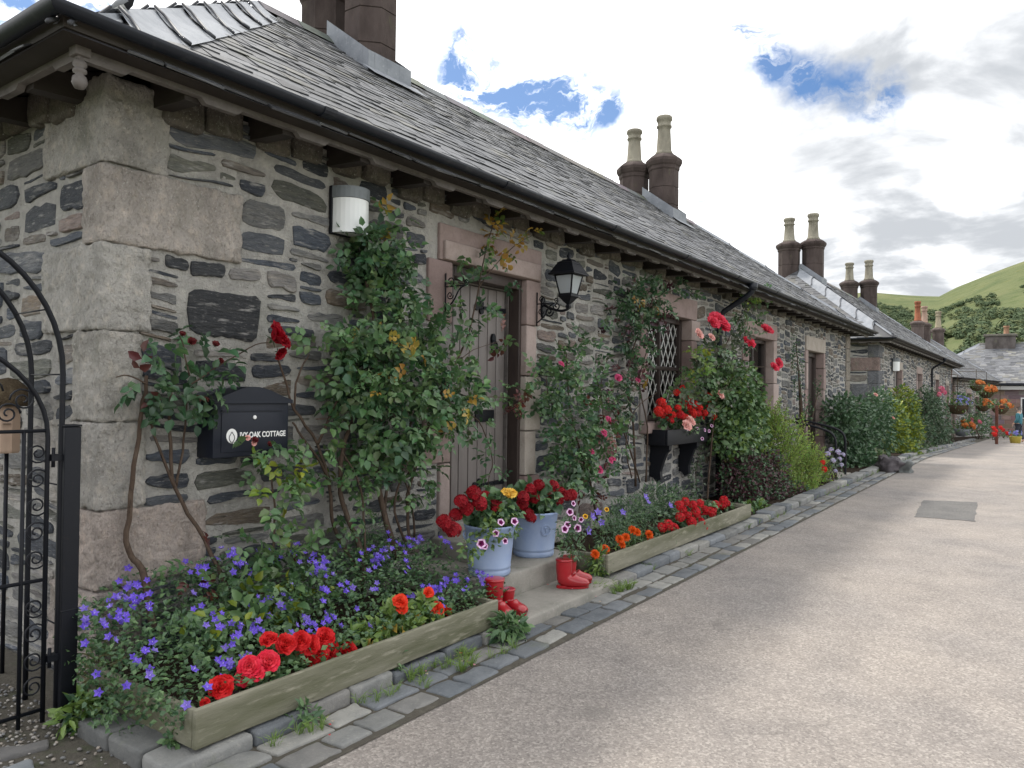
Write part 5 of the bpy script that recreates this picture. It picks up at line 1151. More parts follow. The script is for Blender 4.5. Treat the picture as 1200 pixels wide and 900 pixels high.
# rose arching across the door
p = plant('climbing_rose', 'rose trained across the plank door, sparse dark leaves and orange shoot tips', 'rose', 500, 640, -.25, 'climbing roses on the near cottage')
stems(p, [(A3([(482, 645, -.3), (478, 580, -.24), (495, 525, -.22), (512, 470, -.22), (535, 425, -.2), (552, 380, -.16), (562, 330, -.14), (570, 290, -.12), (578, 262, -.1)], 0), .013, .004), (A3([(562, 335), (585, 305), (608, 285), (624, 276)], -.16), .005, .002), (A3([(535, 425), (555, 410), (585, 400)], -.2), .004, .002), (A3([(545, 480, -.3), (565, 500, -.3), (577, 540, -.28), (572, 570, -.28), (592, 595, -.26)], 0), .006, .003), (A3([(540, 463), (570, 465), (600, 466), (615, 470)], -.22), .004, .003)])
foliage(p, [PB(545, 370, 22, 30, -.2, .07), PB(540, 420, 24, 30, -.22, .08), PB(555, 345, 24, 20, -.18, .06), PB(560, 300, 26, 14, -.16, .05), PB(590, 320, 16, 10, -.16, .04), PB(530, 390, 18, 30, -.22, .07), PB(552, 480, 22, 16, -.3, .06), PB(565, 500, 14, 20, -.3, .05), PB(575, 545, 15, 18, -.28, .05), PB(580, 575, 12, 18, -.28, .04), PB(545, 450, 20, 20, -.24, .06), PB(540, 465, 30, 30, -.28, .08)], 96, .060, DK, MD, .5, 'rose', wall=-.02)
foliage(p, [PB(605, 466, 16, 20, -.24, .06), PB(612, 480, 12, 14, -.24, .05), PB(590, 400, 20, 8, -.2, .04)], 26, .058, MD, RD, .25, 'rose', wall=-.02, name='side_foliage')
foliage(p, [PB(622, 278, 16, 10, -.18, .04), PB(585, 290, 20, 22, -.16, .05), PB(575, 265, 10, 10, -.12, .03)], 26, .055, YO, LT, .4, 'rose', wall=-.02, name='young_foliage')
# pink rose beyond the door
p = plant('climbing_rose', 'bushy rose with small bright pink blooms between the door and the lattice window', 'rose', 690, 600, -.25, 'climbing roses on the near cottage')
stems(p, [(A3([(700, 610), (690, 560), (672, 500), (665, 450), (664, 415)], -.2), .014, .006), (A3([(690, 560), (700, 500), (705, 450), (712, 420)], -.2), .010, .004), (A3([(672, 500), (645, 470), (640, 440)], -.2), .008, .004)])
foliage(p, [PB(690, 408, 32, 16, -.2, .08), PB(668, 420, 20, 18, -.2, .08), PB(655, 460, 36, 32, -.24, .14), PB(668, 500, 38, 36, -.28, .16), PB(665, 540, 34, 30, -.28, .16), PB(700, 480, 26, 50, -.22, .10), PB(690, 545, 28, 34, -.26, .12), PB(640, 450, 20, 25, -.2, .1), PB(720, 520, 20, 30, -.2, .08)], 350, .060, DK, MD, .6, 'rose', wall=-.02)
foliage(p, [PB(705, 500, 30, 60, -.3, .08), PB(690, 570, 30, 20, -.3, .08)], 60, .05, RD, MD, .6, 'rose', wall=-.02, name='young_foliage')
blooms(p, 'pink_rose', [(657, 427), (707, 508), (715, 540), (718, 538), (702, 551), (693, 530), (712, 492)], -.36, 1.15)
# dark rose round the lattice window
p = plant('climbing_rose', 'dark tangled rose hanging over the lattice window up to the eaves', 'rose', 735, 570, -.2, 'climbing roses on the near cottage')
stems(p, [(A3([(745, 570), (742, 500), (735, 450), (745, 400), (765, 350)], -.14), .016, .006), (A3([(750, 565), (730, 505), (705, 460), (698, 440)], -.16), .011, .006), (A3([(757, 565), (758, 500), (750, 440), (772, 380)], -.12), .012, .005), (A3([(740, 560), (733, 520), (745, 480), (770, 460)], -.16), .008, .004), (A3([(765, 350), (800, 338), (840, 345)], -.16), .006, .003)])
foliage(p, [PB(760, 350, 30, 16, -.18, .10), PB(745, 372, 32, 26, -.18, .10), PB(775, 365, 22, 18, -.18, .09), PB(735, 345, 26, 14, -.16, .08), PB(750, 405, 26, 30, -.16, .08), PB(740, 440, 22, 26, -.16, .08), PB(727, 475, 18, 20, -.16, .06), PB(800, 338, 30, 8, -.18, .06), PB(770, 330, 30, 6, -.16, .05), PB(715, 370, 15, 20, -.14, .05)], 310, .056, DK, PU, .16, 'rose', wall=-.02)
foliage(p, [PB(755, 345, 50, 18, -.26, .05), PB(745, 470, 18, 30, -.22, .05)], 40, .05, GR, YO, .2, 'rose', wall=-.02, name='young_foliage')
blooms(p, 'pink_rose', [(724, 443), (747, 446)], -.25, 1.2)
# rose with the large coral blooms
p = plant('climbing_rose', 'tall rose with large coral red blooms over the window box', 'rose', 845, 600, -.3, 'climbing roses on the near cottage')
stems(p, [(A3([(828, 600), (832, 540), (838, 480), (845, 420), (868, 370), (885, 350)], -.3), .014, .004), (A3([(845, 430), (870, 415), (897, 395)], -.45), .006, .003), (A3([(838, 470), (860, 440), (876, 410)], -.5), .006, .003), (A3([(845, 420), (835, 395), (830, 380)], -.4), .006, .003), (A3([(868, 430), (890, 430), (905, 430)], -.5), .006, .003), (A3([(780, 470), (800, 445), (812, 425)], -.4), .004, .003)])
foliage(p, [PB(835, 415, 28, 22, -.3, .18), PB(820, 440, 30, 25, -.34, .18), PB(848, 440, 28, 25, -.35, .2), PB(870, 365, 14, 18, -.3, .08), PB(880, 385, 12, 14, -.35, .08), PB(890, 345, 22, 8, -.3, .06), PB(865, 400, 24, 16, -.35, .12), PB(835, 465, 30, 16, -.36, .16), PB(800, 455, 18, 16, -.34, .1)], 330, .064, MD, GR, .5, 'rose', wall=-.02)
foliage(p, [PB(822, 425, 26, 22, -.5, .06), PB(878, 352, 24, 10, -.36, .05)], 34, .055, LT, YG, .3, 'rose', wall=-.02, name='young_foliage')
blooms(p, 'crimson_rose', [(834, 379), (845, 382), (839, 376), (876, 403), (897, 388), (906, 431), (911, 426)], -.5, 1.9)
blooms(p, 'blush_rose', [(843, 463), (833, 396), (818, 392)], -.52, 1.2)
# bright climber on the drainpipe
p = plant('leafy_climber', 'dense glossy green climber smothering the drainpipe beyond the window box', 'climber', 868, 545, -.4)
foliage(p, [PB(866, 470, 32, 48, -.4, .34), PB(860, 510, 34, 30, -.42, .34), PB(875, 500, 26, 40, -.4, .3), PB(850, 450, 20, 20, -.36, .25)], 3000, .08, MD, LT, .25, 'leaf', wall=-.02, asp=.75)
stems(p, [(A3([(862, 590), (860, 540), (866, 490), (864, 440)], -.25), .02, .01), (A3([(852, 590), (850, 540), (855, 480)], -.2), .014, .008), (A3([(872, 590), (874, 540), (872, 490)], -.25), .014, .008)])
p = plant('leafy_climber', 'pale variegated creeper on the wall beneath the window box', 'climber', 818, 600, -.2)
foliage(p, [PB(815, 560, 16, 30, -.16, .08), PB(812, 585, 18, 20, -.18, .08), PB(822, 535, 14, 16, -.16, .07)], 210, .05, GR, DK, .3, 'leaf', wall=-.02)
stems(p, [(A3([(818, 605), (815, 560), (822, 525)], -.12), .008, .005)])
# shrubs before the farther end of the first cottage
def shrub(name, label, cat, blobs, n, size, pal, odd=None, podd=.1, q=0, stem=None, asp=.6, up=.5, style='leaf', grp=None):
    c = blobs[0][0]; p = thing(name, label, cat, (c.x, c.y, zg(c.x)), group=grp)
    foliage(p, blobs, n, size, pal, odd, podd, style, q=q, wall=-.02, asp=asp, up=up, floor=zg(c.x)+.03)
    mb = MB()
    for i in range(stem or 5):
        b = rnd.choice(blobs); e = b[0]+V((rnd.uniform(-.4, .4)*b[1][0], rnd.uniform(-.4, .4)*b[1][1], rnd.uniform(-.2, .5)*b[1][2])); s = V((c.x+rnd.uniform(-.25, .25), c.y+rnd.uniform(-.12, .12), zg(c.x)))
        tube(mb, smooth_path([s, s.lerp(e, .5)+V((rnd.uniform(-.05, .05), 0, .05)), e], 3), [.016-.0012*k for k in range(7)], 5)
    mb.build('branches', M['bark'], p); return p
shrub('barberry', 'dark purple leaved shrub spilling low beyond the second planter', 'shrub', [PB(880, 560, 30, 30, -.6, .35), PB(868, 548, 26, 26, -.5, .3), PB(900, 550, 22, 24, -.6, .3), PB(905, 575, 30, 24, -.72, .28), PB(865, 570, 20, 30, -.55, .3), PB(930, 580, 20, 18, -.8, .2)], 7000, .05, PU, DK, .42, asp=.65)
def feathery(name, label, blobs, n, L, pal):
    c = blobs[0][0]; p = thing(name, label, 'shrub', (c.x, c.y, zg(c.x))); mb = MB(); ms = MB()
    for pt, o in blob_pts(blobs, n):
        if pt.z < .05: continue
        d = (V((0, -.12, .8))+o*V((1, 1, .3)).length*.35+rv()*.16).normalized(); b = pt-d*L*.5; tube(ms, [b, pt, b+d*L], [.003, .0025, .001], 3, cap=False); col = pcol(pal)
        for k in range(11):
            q = b+d*L*(.1+.085*k); s = d.cross(rv()).normalized(); leaf(mb, q, (d*.7+s), s.cross(d), .085*(1.1-.06*k), .022, tuple(x*rnd.uniform(.85, 1.15) for x in col), 0)
    mb.build('foliage', M['leaf'], p); ms.build('branches', M['twig'], p); return p
feathery('tree_heath', 'feathery light green upright shrub in front of the coral rose climber', [PB(917, 520, 24, 36, -.65, .4), PB(945, 545, 26, 26, -.75, .35), PB(940, 575, 26, 20, -.85, .25), PB(905, 495, 14, 20, -.5, .25), PB(960, 560, 16, 20, -.8, .2)], 480, .42, ((.16, .26, .05), (.31, .42, .10)))
shrub('low_herbs', 'low green leafy herbs at the foot of the purple shrub', 'plant', [PB(885, 597, 26, 9, -.85, .15), PB(880, 604, 24, 7, -.93, .08), PB(905, 600, 20, 7, -.93, .08), PB(925, 592, 20, 9, -.9, .12), PB(960, 578, 14, 8, -.92, .1)], 1300, .07, MD, LT, .3, q=1)
shrub('climbing_rose', 'wiry dark rose climbing beside the second door of the near cottage', 'rose', [PB(935, 440, 10, 42, -.14, .10), PB(930, 410, 10, 22, -.12, .08), PB(946, 480, 12, 20, -.18, .1), PB(958, 455, 8, 16, -.16, .08)], 420, .055, DK, MD, .2, stem=6, grp='climbing roses on the near cottage')
p = shrub('lavender', 'lilac spiked lavender with a few red flowers by the handrail', 'plant', [PB(978, 548, 12, 14, -1.0, .15), PB(966, 545, 10, 12, -.95, .15)], 160, .05, GR, DK, .3)
blooms(p, 'lilac', [(970, 532), (976, 540), (982, 530), (986, 545), (979, 552), (974, 527), (984, 538), (988, 533)], -1.08, 1.2, face=(0, -.4, .8), name='flower_spike'); blooms(p, 'red_far', [(964, 542), (966, 550)], -1.06, .5)
for nm, lab, bl, n, sz, pal, odd in (
    ('camellia', 'big dark green rounded shrub beyond the second door, hiding the gap between cottages', [PB(1000, 505, 32, 42, -.5, .5), PB(985, 490, 20, 30, -.4, .4), PB(1022, 510, 26, 42, -.6, .5), PB(1005, 545, 30, 22, -.7, .4), PB(1030, 480, 22, 26, -.5, .4)], 7000, .10, DK, GB),
    ('dwarf_shrub', 'small pale variegated shrub at the foot of the dark green one', [PB(1028, 540, 12, 12, -1.0, .2)], 500, .09, ((.14, .17, .08), (.30, .33, .20)), MD),
    ('golden_shrub', 'bright yellow green shrub before the farther cottage', [PB(1056, 478, 18, 26, -.6, .5), PB(1060, 505, 22, 30, -.7, .5), PB(1045, 500, 16, 34, -.6, .4), PB(1058, 530, 22, 18, -.8, .4)], 5600, .11, YG, MD),
    ('grey_shrub', 'grey green tall shrub beyond the yellow green one, pale flowers in it', [PB(1085, 478, 14, 26, -.5, .5), PB(1092, 495, 18, 34, -.6, .6), PB(1100, 510, 14, 20, -.7, .5), PB(1080, 510, 12, 24, -.6, .4)], 5200, .11, GB, GR),
    ('spiky_shrub', 'low grey fine leaved shrub between rocks and the lane', [PB(1076, 534, 14, 13, -.95, .3), PB(1088, 530, 10, 10, -.95, .3)], 900, .12, GR, MD)):
    p = shrub(nm, lab, 'shrub', bl, n, sz, pal, odd, .35)
    if nm == 'grey_shrub': blooms(p, 'pink_far', [(1103, 456), (1100, 462), (1106, 460)], -.9, 1.1)
    if nm == 'camellia': blooms(p, 'blush_rose', [(1026, 463), (1046, 490)], -1.05, .9)
for (u, v, s, lb) in ((1044, 547, .42, 'dark rounded rock beside the yellow green shrub'), (1061, 548, .24, 'small grey rock next to the dark rounded one')):
    c = atz(u, v, .1); mb = MB(); rblock(mb, c-V((s*.6, s*.5, .15)), c+V((s*.6, s*.5, s*.5)), s*.24, (6, 6, 5), .17*s/.4, (.085, .075, .08) if s > .3 else (.16, .17, .165), freq=4.6); tag(mb.build('rock', M['sett']), lb, 'rock', 'rocks at the lane side')
# pots and baskets on the farther cottages
def basket(label, u, v, y, rad, fl, n, grp='hanging baskets on the farther cottages', hang=True, pal=MD):
    c = at(u, v, y); t = thing('hanging_basket' if hang else 'flower_tub', label, 'hanging basket' if hang else 'flower tub', c, group=grp)
    mb = MB(); lathe(mb, c-V((0, 0, rad*.75)), [(0, 0), (rad*.4, .03), (rad*.72, rad*.45), (rad*.78, rad*.7), (rad*.6, rad*.66), (0, rad*.6)], 14)
    if hang: tube(mb, [c+V((0, 0, rad*.1)), c+V((0, .0, rad*2.2)), c+V((0, .1, rad*2.25)), V((c.x, -.02, c.z+rad*2.3))], .012, 4)
    mb.build('bowl', M['coir'] if hang else M['greycap'], t)
    pl = thing('basket_flowers', 'flowers spilling from ' + label, 'flowers', c, group='flowers in the far baskets and tubs'); foliage(pl, [(c+V((0, 0, rad*.15)), (rad, rad, rad*.7))], 220, rad*.26, pal, LT, .2, q=0)
    for _ in range(n):
        o = rv().normalized(); o.z = abs(o.z)*.8-.15; o.y = -abs(o.y); flower(pl, fl, c+V((o.x*rad, o.y*rad, o.z*rad*.8+rad*.15)), o, rnd.uniform(.6, 1.0)*rad/.50)
    return t
basket('the blue flowered basket by the farther cottage door', 1122, 474, -.75, .62, 'lobelia', 60)
basket('the tub of orange flowers under the blue basket', 1127, 502, -.9, .5, 'orange_far', 18, 'tubs along the far lane', False)
basket('the tub of mixed leaves at the end of the kerb', 1136, 497, -.9, .5, 'pink_far', 6, 'tubs along the far lane', False)
basket('the topmost orange basket under the eaves', 1144, 452, -1.15, 0.39, 'orange_far', 24)
basket('the big orange basket at the end of the eaves', 1156, 459, -1.5, 0.48, 'orange_far', 34)
basket('the lower orange basket over the climber', 1152, 475, -1.45, 0.43, 'orange_far', 26)
basket('the orange basket on the reddish post', 1172, 477, -2.35, 0.47, 'orange_far', 12, hang=True)
c = at(1168, 498, -2.35); t = thing('timber_post', 'reddish timber post carrying an orange flower basket', 'post', (c.x, c.y, zg(c.x))); mb = MB(); box(mb, (c.x-.06, c.y-.06, zg(c.x)-.1), (c.x+.06, c.y+.06, c.z+.86), (.13, .055, .04), bev=.02); box(mb, (c.x-.09, c.y-.3, c.z+.75), (c.x+.5, c.y-.12, c.z+.87), (.13, .055, .04), bev=.015); mb.build('shaft', M['terra'], t)
shrub('climber', 'tall dark climber beneath the orange baskets', 'climber', [PB(1148, 490, 10, 18, -1.2, .5), PB(1155, 500, 10, 14, -1.4, .4), PB(1140, 495, 8, 16, -1.0, .4), PB(1150, 470, 8, 14, -1.1, .4)], 900, .14, DK, MD, .3)
p = shrub('geranium', 'red flowered plants at the foot of the reddish post', 'plant', [PB(1165, 506, 5, 6, -1.9, .3), PB(1178, 508, 8, 5, -2.3, .3)], 160, .12, MD, RD, .3); blooms(p, 'red_far', [(1164, 502), (1167, 505), (1175, 504), (1180, 508), (1183, 510), (1165, 509), (1172, 501)], -2.4, 1.0)
c = V((42.6, -2.95, zg(42.6))); t = thing('flower_tub', 'yellow tub with pale violet flowers beside the walker', 'flower tub', c); mb = MB(); lathe(mb, c, [(.2, 0), (.26, .3), (.28, .31), (.24, .32), (0, .28)], 16); mb.build('tub', pm('yellow_tub', (.62, .50, .10), .5), t)
pl = thing('tub_flowers', 'pale violet flowers in the yellow tub', 'flowers', c+V((0, 0, .3))); foliage(pl, [(c+V((0, 0, .42)), (.26, .26, .16))], 90, .1, MD, q=0)
for _ in range(10): o = rv().normalized(); flower(pl, 'lobelia', c+V((o.x*.24, o.y*.24, .45+abs(o.z)*.12)), o, 2.2)

# ---------------- bedding in the first planter
def carpet(root, x0, x1, y0, y1, hfun, n, size, pal, odd=None, podd=.1, name='foliage', asp=.75):
    mb = MB()
    for _ in range(n):
        x, y = rnd.uniform(x0, x1), rnd.uniform(y0, y1); h = hfun(x, y)
        if h <= 0: continue
        z = .10+h*(rnd.random()**.4); d = V((rnd.uniform(-1, 1), rnd.uniform(-1, .5), rnd.uniform(-.2, .7))); nn = V((rnd.uniform(-.5, .5), rnd.uniform(-.8, .2), 1))
        s = size*1.25*rnd.uniform(.6, 1.35); leaf(mb, V((x, y, z)), d, nn, s, s*asp, pcol(pal, odd, podd), 0 if size < .025 else 1)
    return mb.build(name, M['leaf'], root)
def hmound(x, y):
    t = (y+1.15)/1.1; b = .14+.30*max(0, min(1, t*1.3)); return b*(1+.35*mn.noise(V((x*2.6, y*3, 3))))*(1 if y > -1.13 else .7)
def camp(lab, x0, x1, y0, y1, n, fl):
    p = thing('campanula', lab, 'campanula', ((x0+x1)/2, (y0+y1)/2, .2), group='purple campanulas in the first planter')
    carpet(p, x0, x1, y0, y1, hmound, n, .024, MD, DK, .45)
    made = 0
    for i in range(fl):
        if made >= 98: break
        if rnd.random() < .75: cx = rnd.choice(CL)
        else: cx = (rnd.uniform(x0, x1), rnd.uniform(y0, y1))
        x, y = rnd.gauss(cx[0], .036), rnd.gauss(cx[1], .03)
        if not (x0 < x < x1 and y0 < y < y1): continue
        z = .11+hmound(x, y)*rnd.uniform(.9, 1.08); made += 1; flower(p, 'campanula' if rnd.random() < .8 else 'campanula_pale', V((x, y, z)), (rnd.uniform(-.5, .3), -.6, .6), rnd.uniform(.85, 1.25))
    return p
CL = [(rnd.uniform(1.75, 2.7), rnd.uniform(-1.0, -.15)) for _ in range(16)]
camp('purple campanula mound at the gate end of the planter, trailing over its corner', 1.72, 2.40, -1.12, -.04, 3000, 150)
CL = [(rnd.uniform(2.4, 3.2), rnd.uniform(-.85, -.1)) for _ in range(14)]
camp('purple campanula mound in the middle of the planter, behind the scarlet begonias', 2.40, 3.15, -1.10, -.04, 3000, 150)
CL = [(rnd.uniform(3.3, 4.2), rnd.uniform(-1.0, -.3)) for _ in range(18)]
camp('purple campanula mound at the blue pot end of the planter', 3.15, 4.12, -1.10, -.04, 3600, 170)
p = thing('campanula', 'trailing campanula growing out past the gate post corner of the planter', 'campanula', (1.72, -.5, 0), group='purple campanulas in the first planter')
foliage(p, [(V((1.74, -.52, .2)), (.12, .2, .14)), (V((1.72, -.7, .16)), (.10, .2, .10)), (V((1.78, -.3, .3)), (.1, .16, .2)), (V((1.78, -.9, .2)), (.06, .2, .06))], 700, .024, MD, DK, .3, q=0, floor=.02, asp=.8)
for x, y, z in ((1.70, -.45, .40), (1.68, -.6, .30), (1.75, -.35, .46), (1.66, -.66, .24), (1.78, -.5, .42), (1.72, -.78, .28)): flower(p, 'campanula', V((x, y, z)), (-.5, -.6, .5), 1.1)
def begonia(lab, kind, pts, y, pal, s=1., grp='scarlet begonias in the first planter', n=26, size=.055):
    c = at(pts[0][0], pts[0][1], y); p = thing('begonia', lab, 'begonia', (c.x, y, .2), group=grp); bl = []
    for q in pts: w = at(q[0], q[1], y); bl.append((w+V((0, .03, -.07)), (.09, .07, .06)))
    foliage(p, bl, n*len(pts), size, pal, LT, .2, floor=.16, asp=.6)
    mb = MB()
    for q in pts: w = at(q[0], q[1], y); tube(mb, [V((w.x, w.y+.05, .2)), w+V((0, .01, -.02))], .004, 4)
    mb.build('stem', M['twig'], p); blooms(p, kind, pts, y-.03, s, face=(-.35, -.75, .6), jit=.03); return p
begonia('scarlet begonia cluster toward the gate end of the planter', 'pink_begonia', [(292, 781), (314, 777), (298, 790), (286, 795)], -1.02, MD, 1.0)
begonia('large scarlet begonia cluster in the middle of the planter, ten blooms touching', 'red_begonia', [(334, 756), (352, 752), (362, 757), (356, 768), (372, 764), (368, 772), (380, 748), (384, 762), (315, 751), (377, 755)], -.97, MD, 1.05)
begonia('single scarlet begonia near the front corner of the planter', 'red_begonia', [(258, 807), (261, 803)], -1.03, PU, .9)
begonia('single scarlet begonia to the doorstep side of the large cluster', 'red_begonia', [(408, 762)], -1.03, MD, 1.0)
begonia('small scarlet bud at the corner of the planter', 'red_begonia', [(240, 824)], -1.09, MD, .4, n=6)
begonia('coral begonias with pale green leaves near the doorstep end of the planter', 'coral_begonia', [(502, 695), (470, 712), (469, 705), (511, 714), (523, 716)], -1.0, LT, .9, 'coral begonias in the first planter', 40, .07)
p = thing('leafy_plant', 'yellow green leafy plant at the front of the planter, no blooms', 'plant', at(425, 745, -1.0)); foliage(p, [PB(430, 745, 22, 14, -1.0, .12), PB(470, 735, 26, 16, -1.0, .12), PB(500, 722, 20, 14, -1.0, .1)], 300, .06, LT, YO, .15, floor=.2)
p = thing('leafy_plant', 'broad leaved weed with yellowing leaves below the letter box', 'plant', at(300, 720, -.6)); foliage(p, [PB(255, 740, 35, 20, -.7, .14), PB(310, 715, 40, 22, -.6, .16), PB(350, 700, 40, 22, -.5, .16)], 260, .07, MD, YG, .2, floor=.2)
p = thing('conifer', 'small fluffy dark green conifer between the rose stems', 'shrub', at(440, 650, -.25)); foliage(p, [PB(436, 630, 14, 34, -.22, .1), PB(440, 665, 18, 25, -.26, .12)], 900, .03, DK, MD, .4, q=0, wall=-.02, asp=.25)

# ---------------- flowers in the pots
def potted(name, lab, cat, c, R, top, kind, heads, s, pal, pts=()):
    p = thing(name, lab, cat, c+V((0, 0, top)), group='dark red geraniums in the blue pots'); c2 = c+V((0, 0, top))
    foliage(p, [(c2+V((0, 0, .08)), (R*1.0, R*1.0, .10)), (c2+V((-.04, -.02, .15)), (R*.9, R*.9, .10))], 260, .07, pal, MD, .4, asp=.95, floor=c2.z-.06)
    for u, v in heads: flower(p, kind, at(u, v, c.y-.05+rnd.uniform(-.08, .06)), (-.2, -.6, .7), s*rnd.uniform(.9, 1.15), 'flower_head')
    return p
potted('geranium', 'dark red geraniums in the pot that also holds a yellow rose', 'geranium', POT1, .185, .34, 'dark_geranium', [(520, 612), (526, 618), (534, 604), (540, 588), (546, 596), (562, 590), (568, 582), (575, 592), (570, 600), (555, 578), (531, 621), (581, 594)], 1.0, DK)
potted('geranium', 'dark red geraniums in the blue pot that carries the round badge', 'geranium', POT2, .20, .34, 'dark_geranium', [(613, 583), (622, 574), (631, 569), (640, 573), (648, 570), (657, 577), (664, 581), (618, 602), (622, 607), (612, 590), (643, 584), (654, 586), (626, 584), (646, 600), (670, 580)], 1.0, DK)
p = plant('yellow_rose', 'single yellow rose on a long stem above the blue pot', 'rose', 590, 640, -.75); stems(p, [([POT1+V((.05, 0, .34)), at(592, 610, -.8), at(596, 588, -.84)], .004, .003)], 'twig'); blooms(p, 'yellow_rose', [(596, 582)], -.86, 1.15, face=(-.2, -.5, .75)); foliage(p, [PB(592, 610, 6, 14, -.82, .04)], 6, .04, MD, None, 0, 'rose')
p = thing('petunia', 'pink petunias trailing over the rim of the pot that holds a yellow rose', 'petunia', POT1+V((.08, -.1, .34)), group='pink petunias in pots and boots')
foliage(p, [PB(572, 625, 22, 18, -.86, .10), PB(592, 615, 15, 16, -.84, .10), PB(552, 645, 14, 14, -.92, .05), PB(580, 605, 22, 12, -.82, .1)], 330, .042, LT, MD, .35)
blooms(p, 'petunia', [(564, 637), (568, 640), (581, 625), (587, 612), (603, 611), (592, 634)], -.97, .95, face=(-.55, -.75, .3))
p = thing('petunia', 'pink petunias growing tall out of the red boot', 'petunia', V((4.95, -1.02, .32)), group='pink petunias in pots and boots')
foliage(p, [PB(670, 640, 18, 18, -1.04, .08), PB(664, 622, 14, 16, -1.04, .07), PB(676, 620, 14, 16, -1.04, .08)], 300, .04, GB, MD, .4, asp=.4); stems(p, [(A3([(672, 655), (668, 630), (668, 605)], -1.03), .004, .003), (A3([(674, 655), (680, 630), (678, 610)], -1.03), .004, .003)], 'twig')
blooms(p, 'petunia', [(672, 590), (668, 600), (673, 607), (681, 609), (665, 615), (677, 619), (662, 620)], -1.08, .92, face=(-.55, -.75, .3))
# ---------------- second planter
def greens(name, lab, cat, bl, n, sz, pal, odd, podd, asp=.35, q=1): p = thing(name, lab, cat, bl[0][0]); foliage(p, bl, n, sz, pal, odd, podd, floor=.15, asp=asp, q=q, up=.9); return p
p = greens('cornflower', 'wispy grey green cornflowers with pale blue heads in the second planter', 'cornflower', [PB(740, 605, 40, 25, -.7, .22), PB(770, 590, 34, 24, -.5, .2), PB(720, 625, 28, 20, -.85, .16), PB(790, 585, 20, 18, -.5, .15)], 3400, .055, GB, MD, .4, .24, 0)
blooms(p, 'campanula_pale', [(757, 582), (760, 588), (695, 605), (705, 612), (690, 622), (786, 592), (701, 600), (730, 600)], -.9, 1.9)
p = greens('pansy', 'two yellow pansies among the cornflowers', 'pansy', [PB(700, 612, 14, 10, -.85, .06)], 40, .04, MD, LT, .3); blooms(p, 'pansy', [(686, 605), (711, 597)], -.92, 1.1, face=(-.4, -.8, .3))
p = greens('marigold', 'orange marigolds along the front of the second planter, nearest the boot', 'marigold', [PB(700, 655, 20, 14, -.98, .1), PB(735, 640, 28, 14, -.96, .1), PB(752, 632, 18, 12, -.96, .08)], 620, .05, MD, LT, .3, .25)
blooms(p, 'marigold', [(697, 650), (709, 644), (728, 638), (733, 630), (741, 622), (746, 624), (760, 627), (761, 632), (726, 632)], -1.03, 1.1, face=(-.4, -.75, .5), jit=.02)
p = greens('geranium', 'bank of deep red geraniums at the far end of the second planter', 'geranium', [PB(800, 610, 28, 12, -.92, .16), PB(825, 600, 26, 12, -.9, .16), PB(780, 625, 20, 10, -.98, .1), PB(848, 595, 14, 8, -.9, .12)], 420, .06, DK, MD, .4, .9)
blooms(p, 'crimson_geranium', [(776, 618), (783, 615), (789, 619), (796, 592), (803, 588), (812, 592), (820, 590), (826, 597), (833, 600), (806, 604), (816, 606), (822, 612), (810, 612), (825, 606), (838, 592), (846, 592), (852, 590), (848, 586), (800, 598), (815, 600), (823, 618), (797, 606)], -1.0, 1.05, face=(-.3, -.7, .6), name='flower_head', jit=.08)
# ---------------- window box flowers
p = greens('geranium', 'bright red geraniums filling the window box', 'geranium', [PB(800, 490, 28, 14, -.2, .12), PB(780, 488, 16, 14, -.2, .12), PB(815, 480, 22, 14, -.2, .12)], 380, .06, DK, MD, .3, .9)
blooms(p, 'geranium', [(775, 472), (782, 480), (788, 486), (778, 488), (802, 470), (808, 466), (814, 474), (820, 478), (812, 484), (826, 484), (832, 474), (836, 488), (794, 478), (806, 478), (772, 482), (793, 460), (800, 456), (830, 466), (803, 490), (822, 488)], -.28, 1.15, face=(-.3, -.7, .6), name='flower_head', jit=.10)
blooms(p, 'crimson_geranium', [(786, 492), (797, 486), (811, 488), (818, 484), (799, 474), (779, 482), (829, 478), (807, 473)], -.28, 1.0, face=(-.3, -.7, .6), name='flower_head', jit=.08)
p = thing('blush_rose', 'pale pink roses and small violet petunias over the edge of the window box', 'rose', at(808, 495, -.44)); blooms(p, 'blush_rose', [(808, 494), (804, 499), (843, 463)], -.38, 1.25); blooms(p, 'petunia', [(806, 503), (817, 502), (826, 504), (831, 505), (823, 514), (834, 499)], -.36, .8, face=(-.5, -.8, .1)); foliage(p, [PB(812, 503, 22, 8, -.33, .04)], 60, .04, MD, GR, .3)

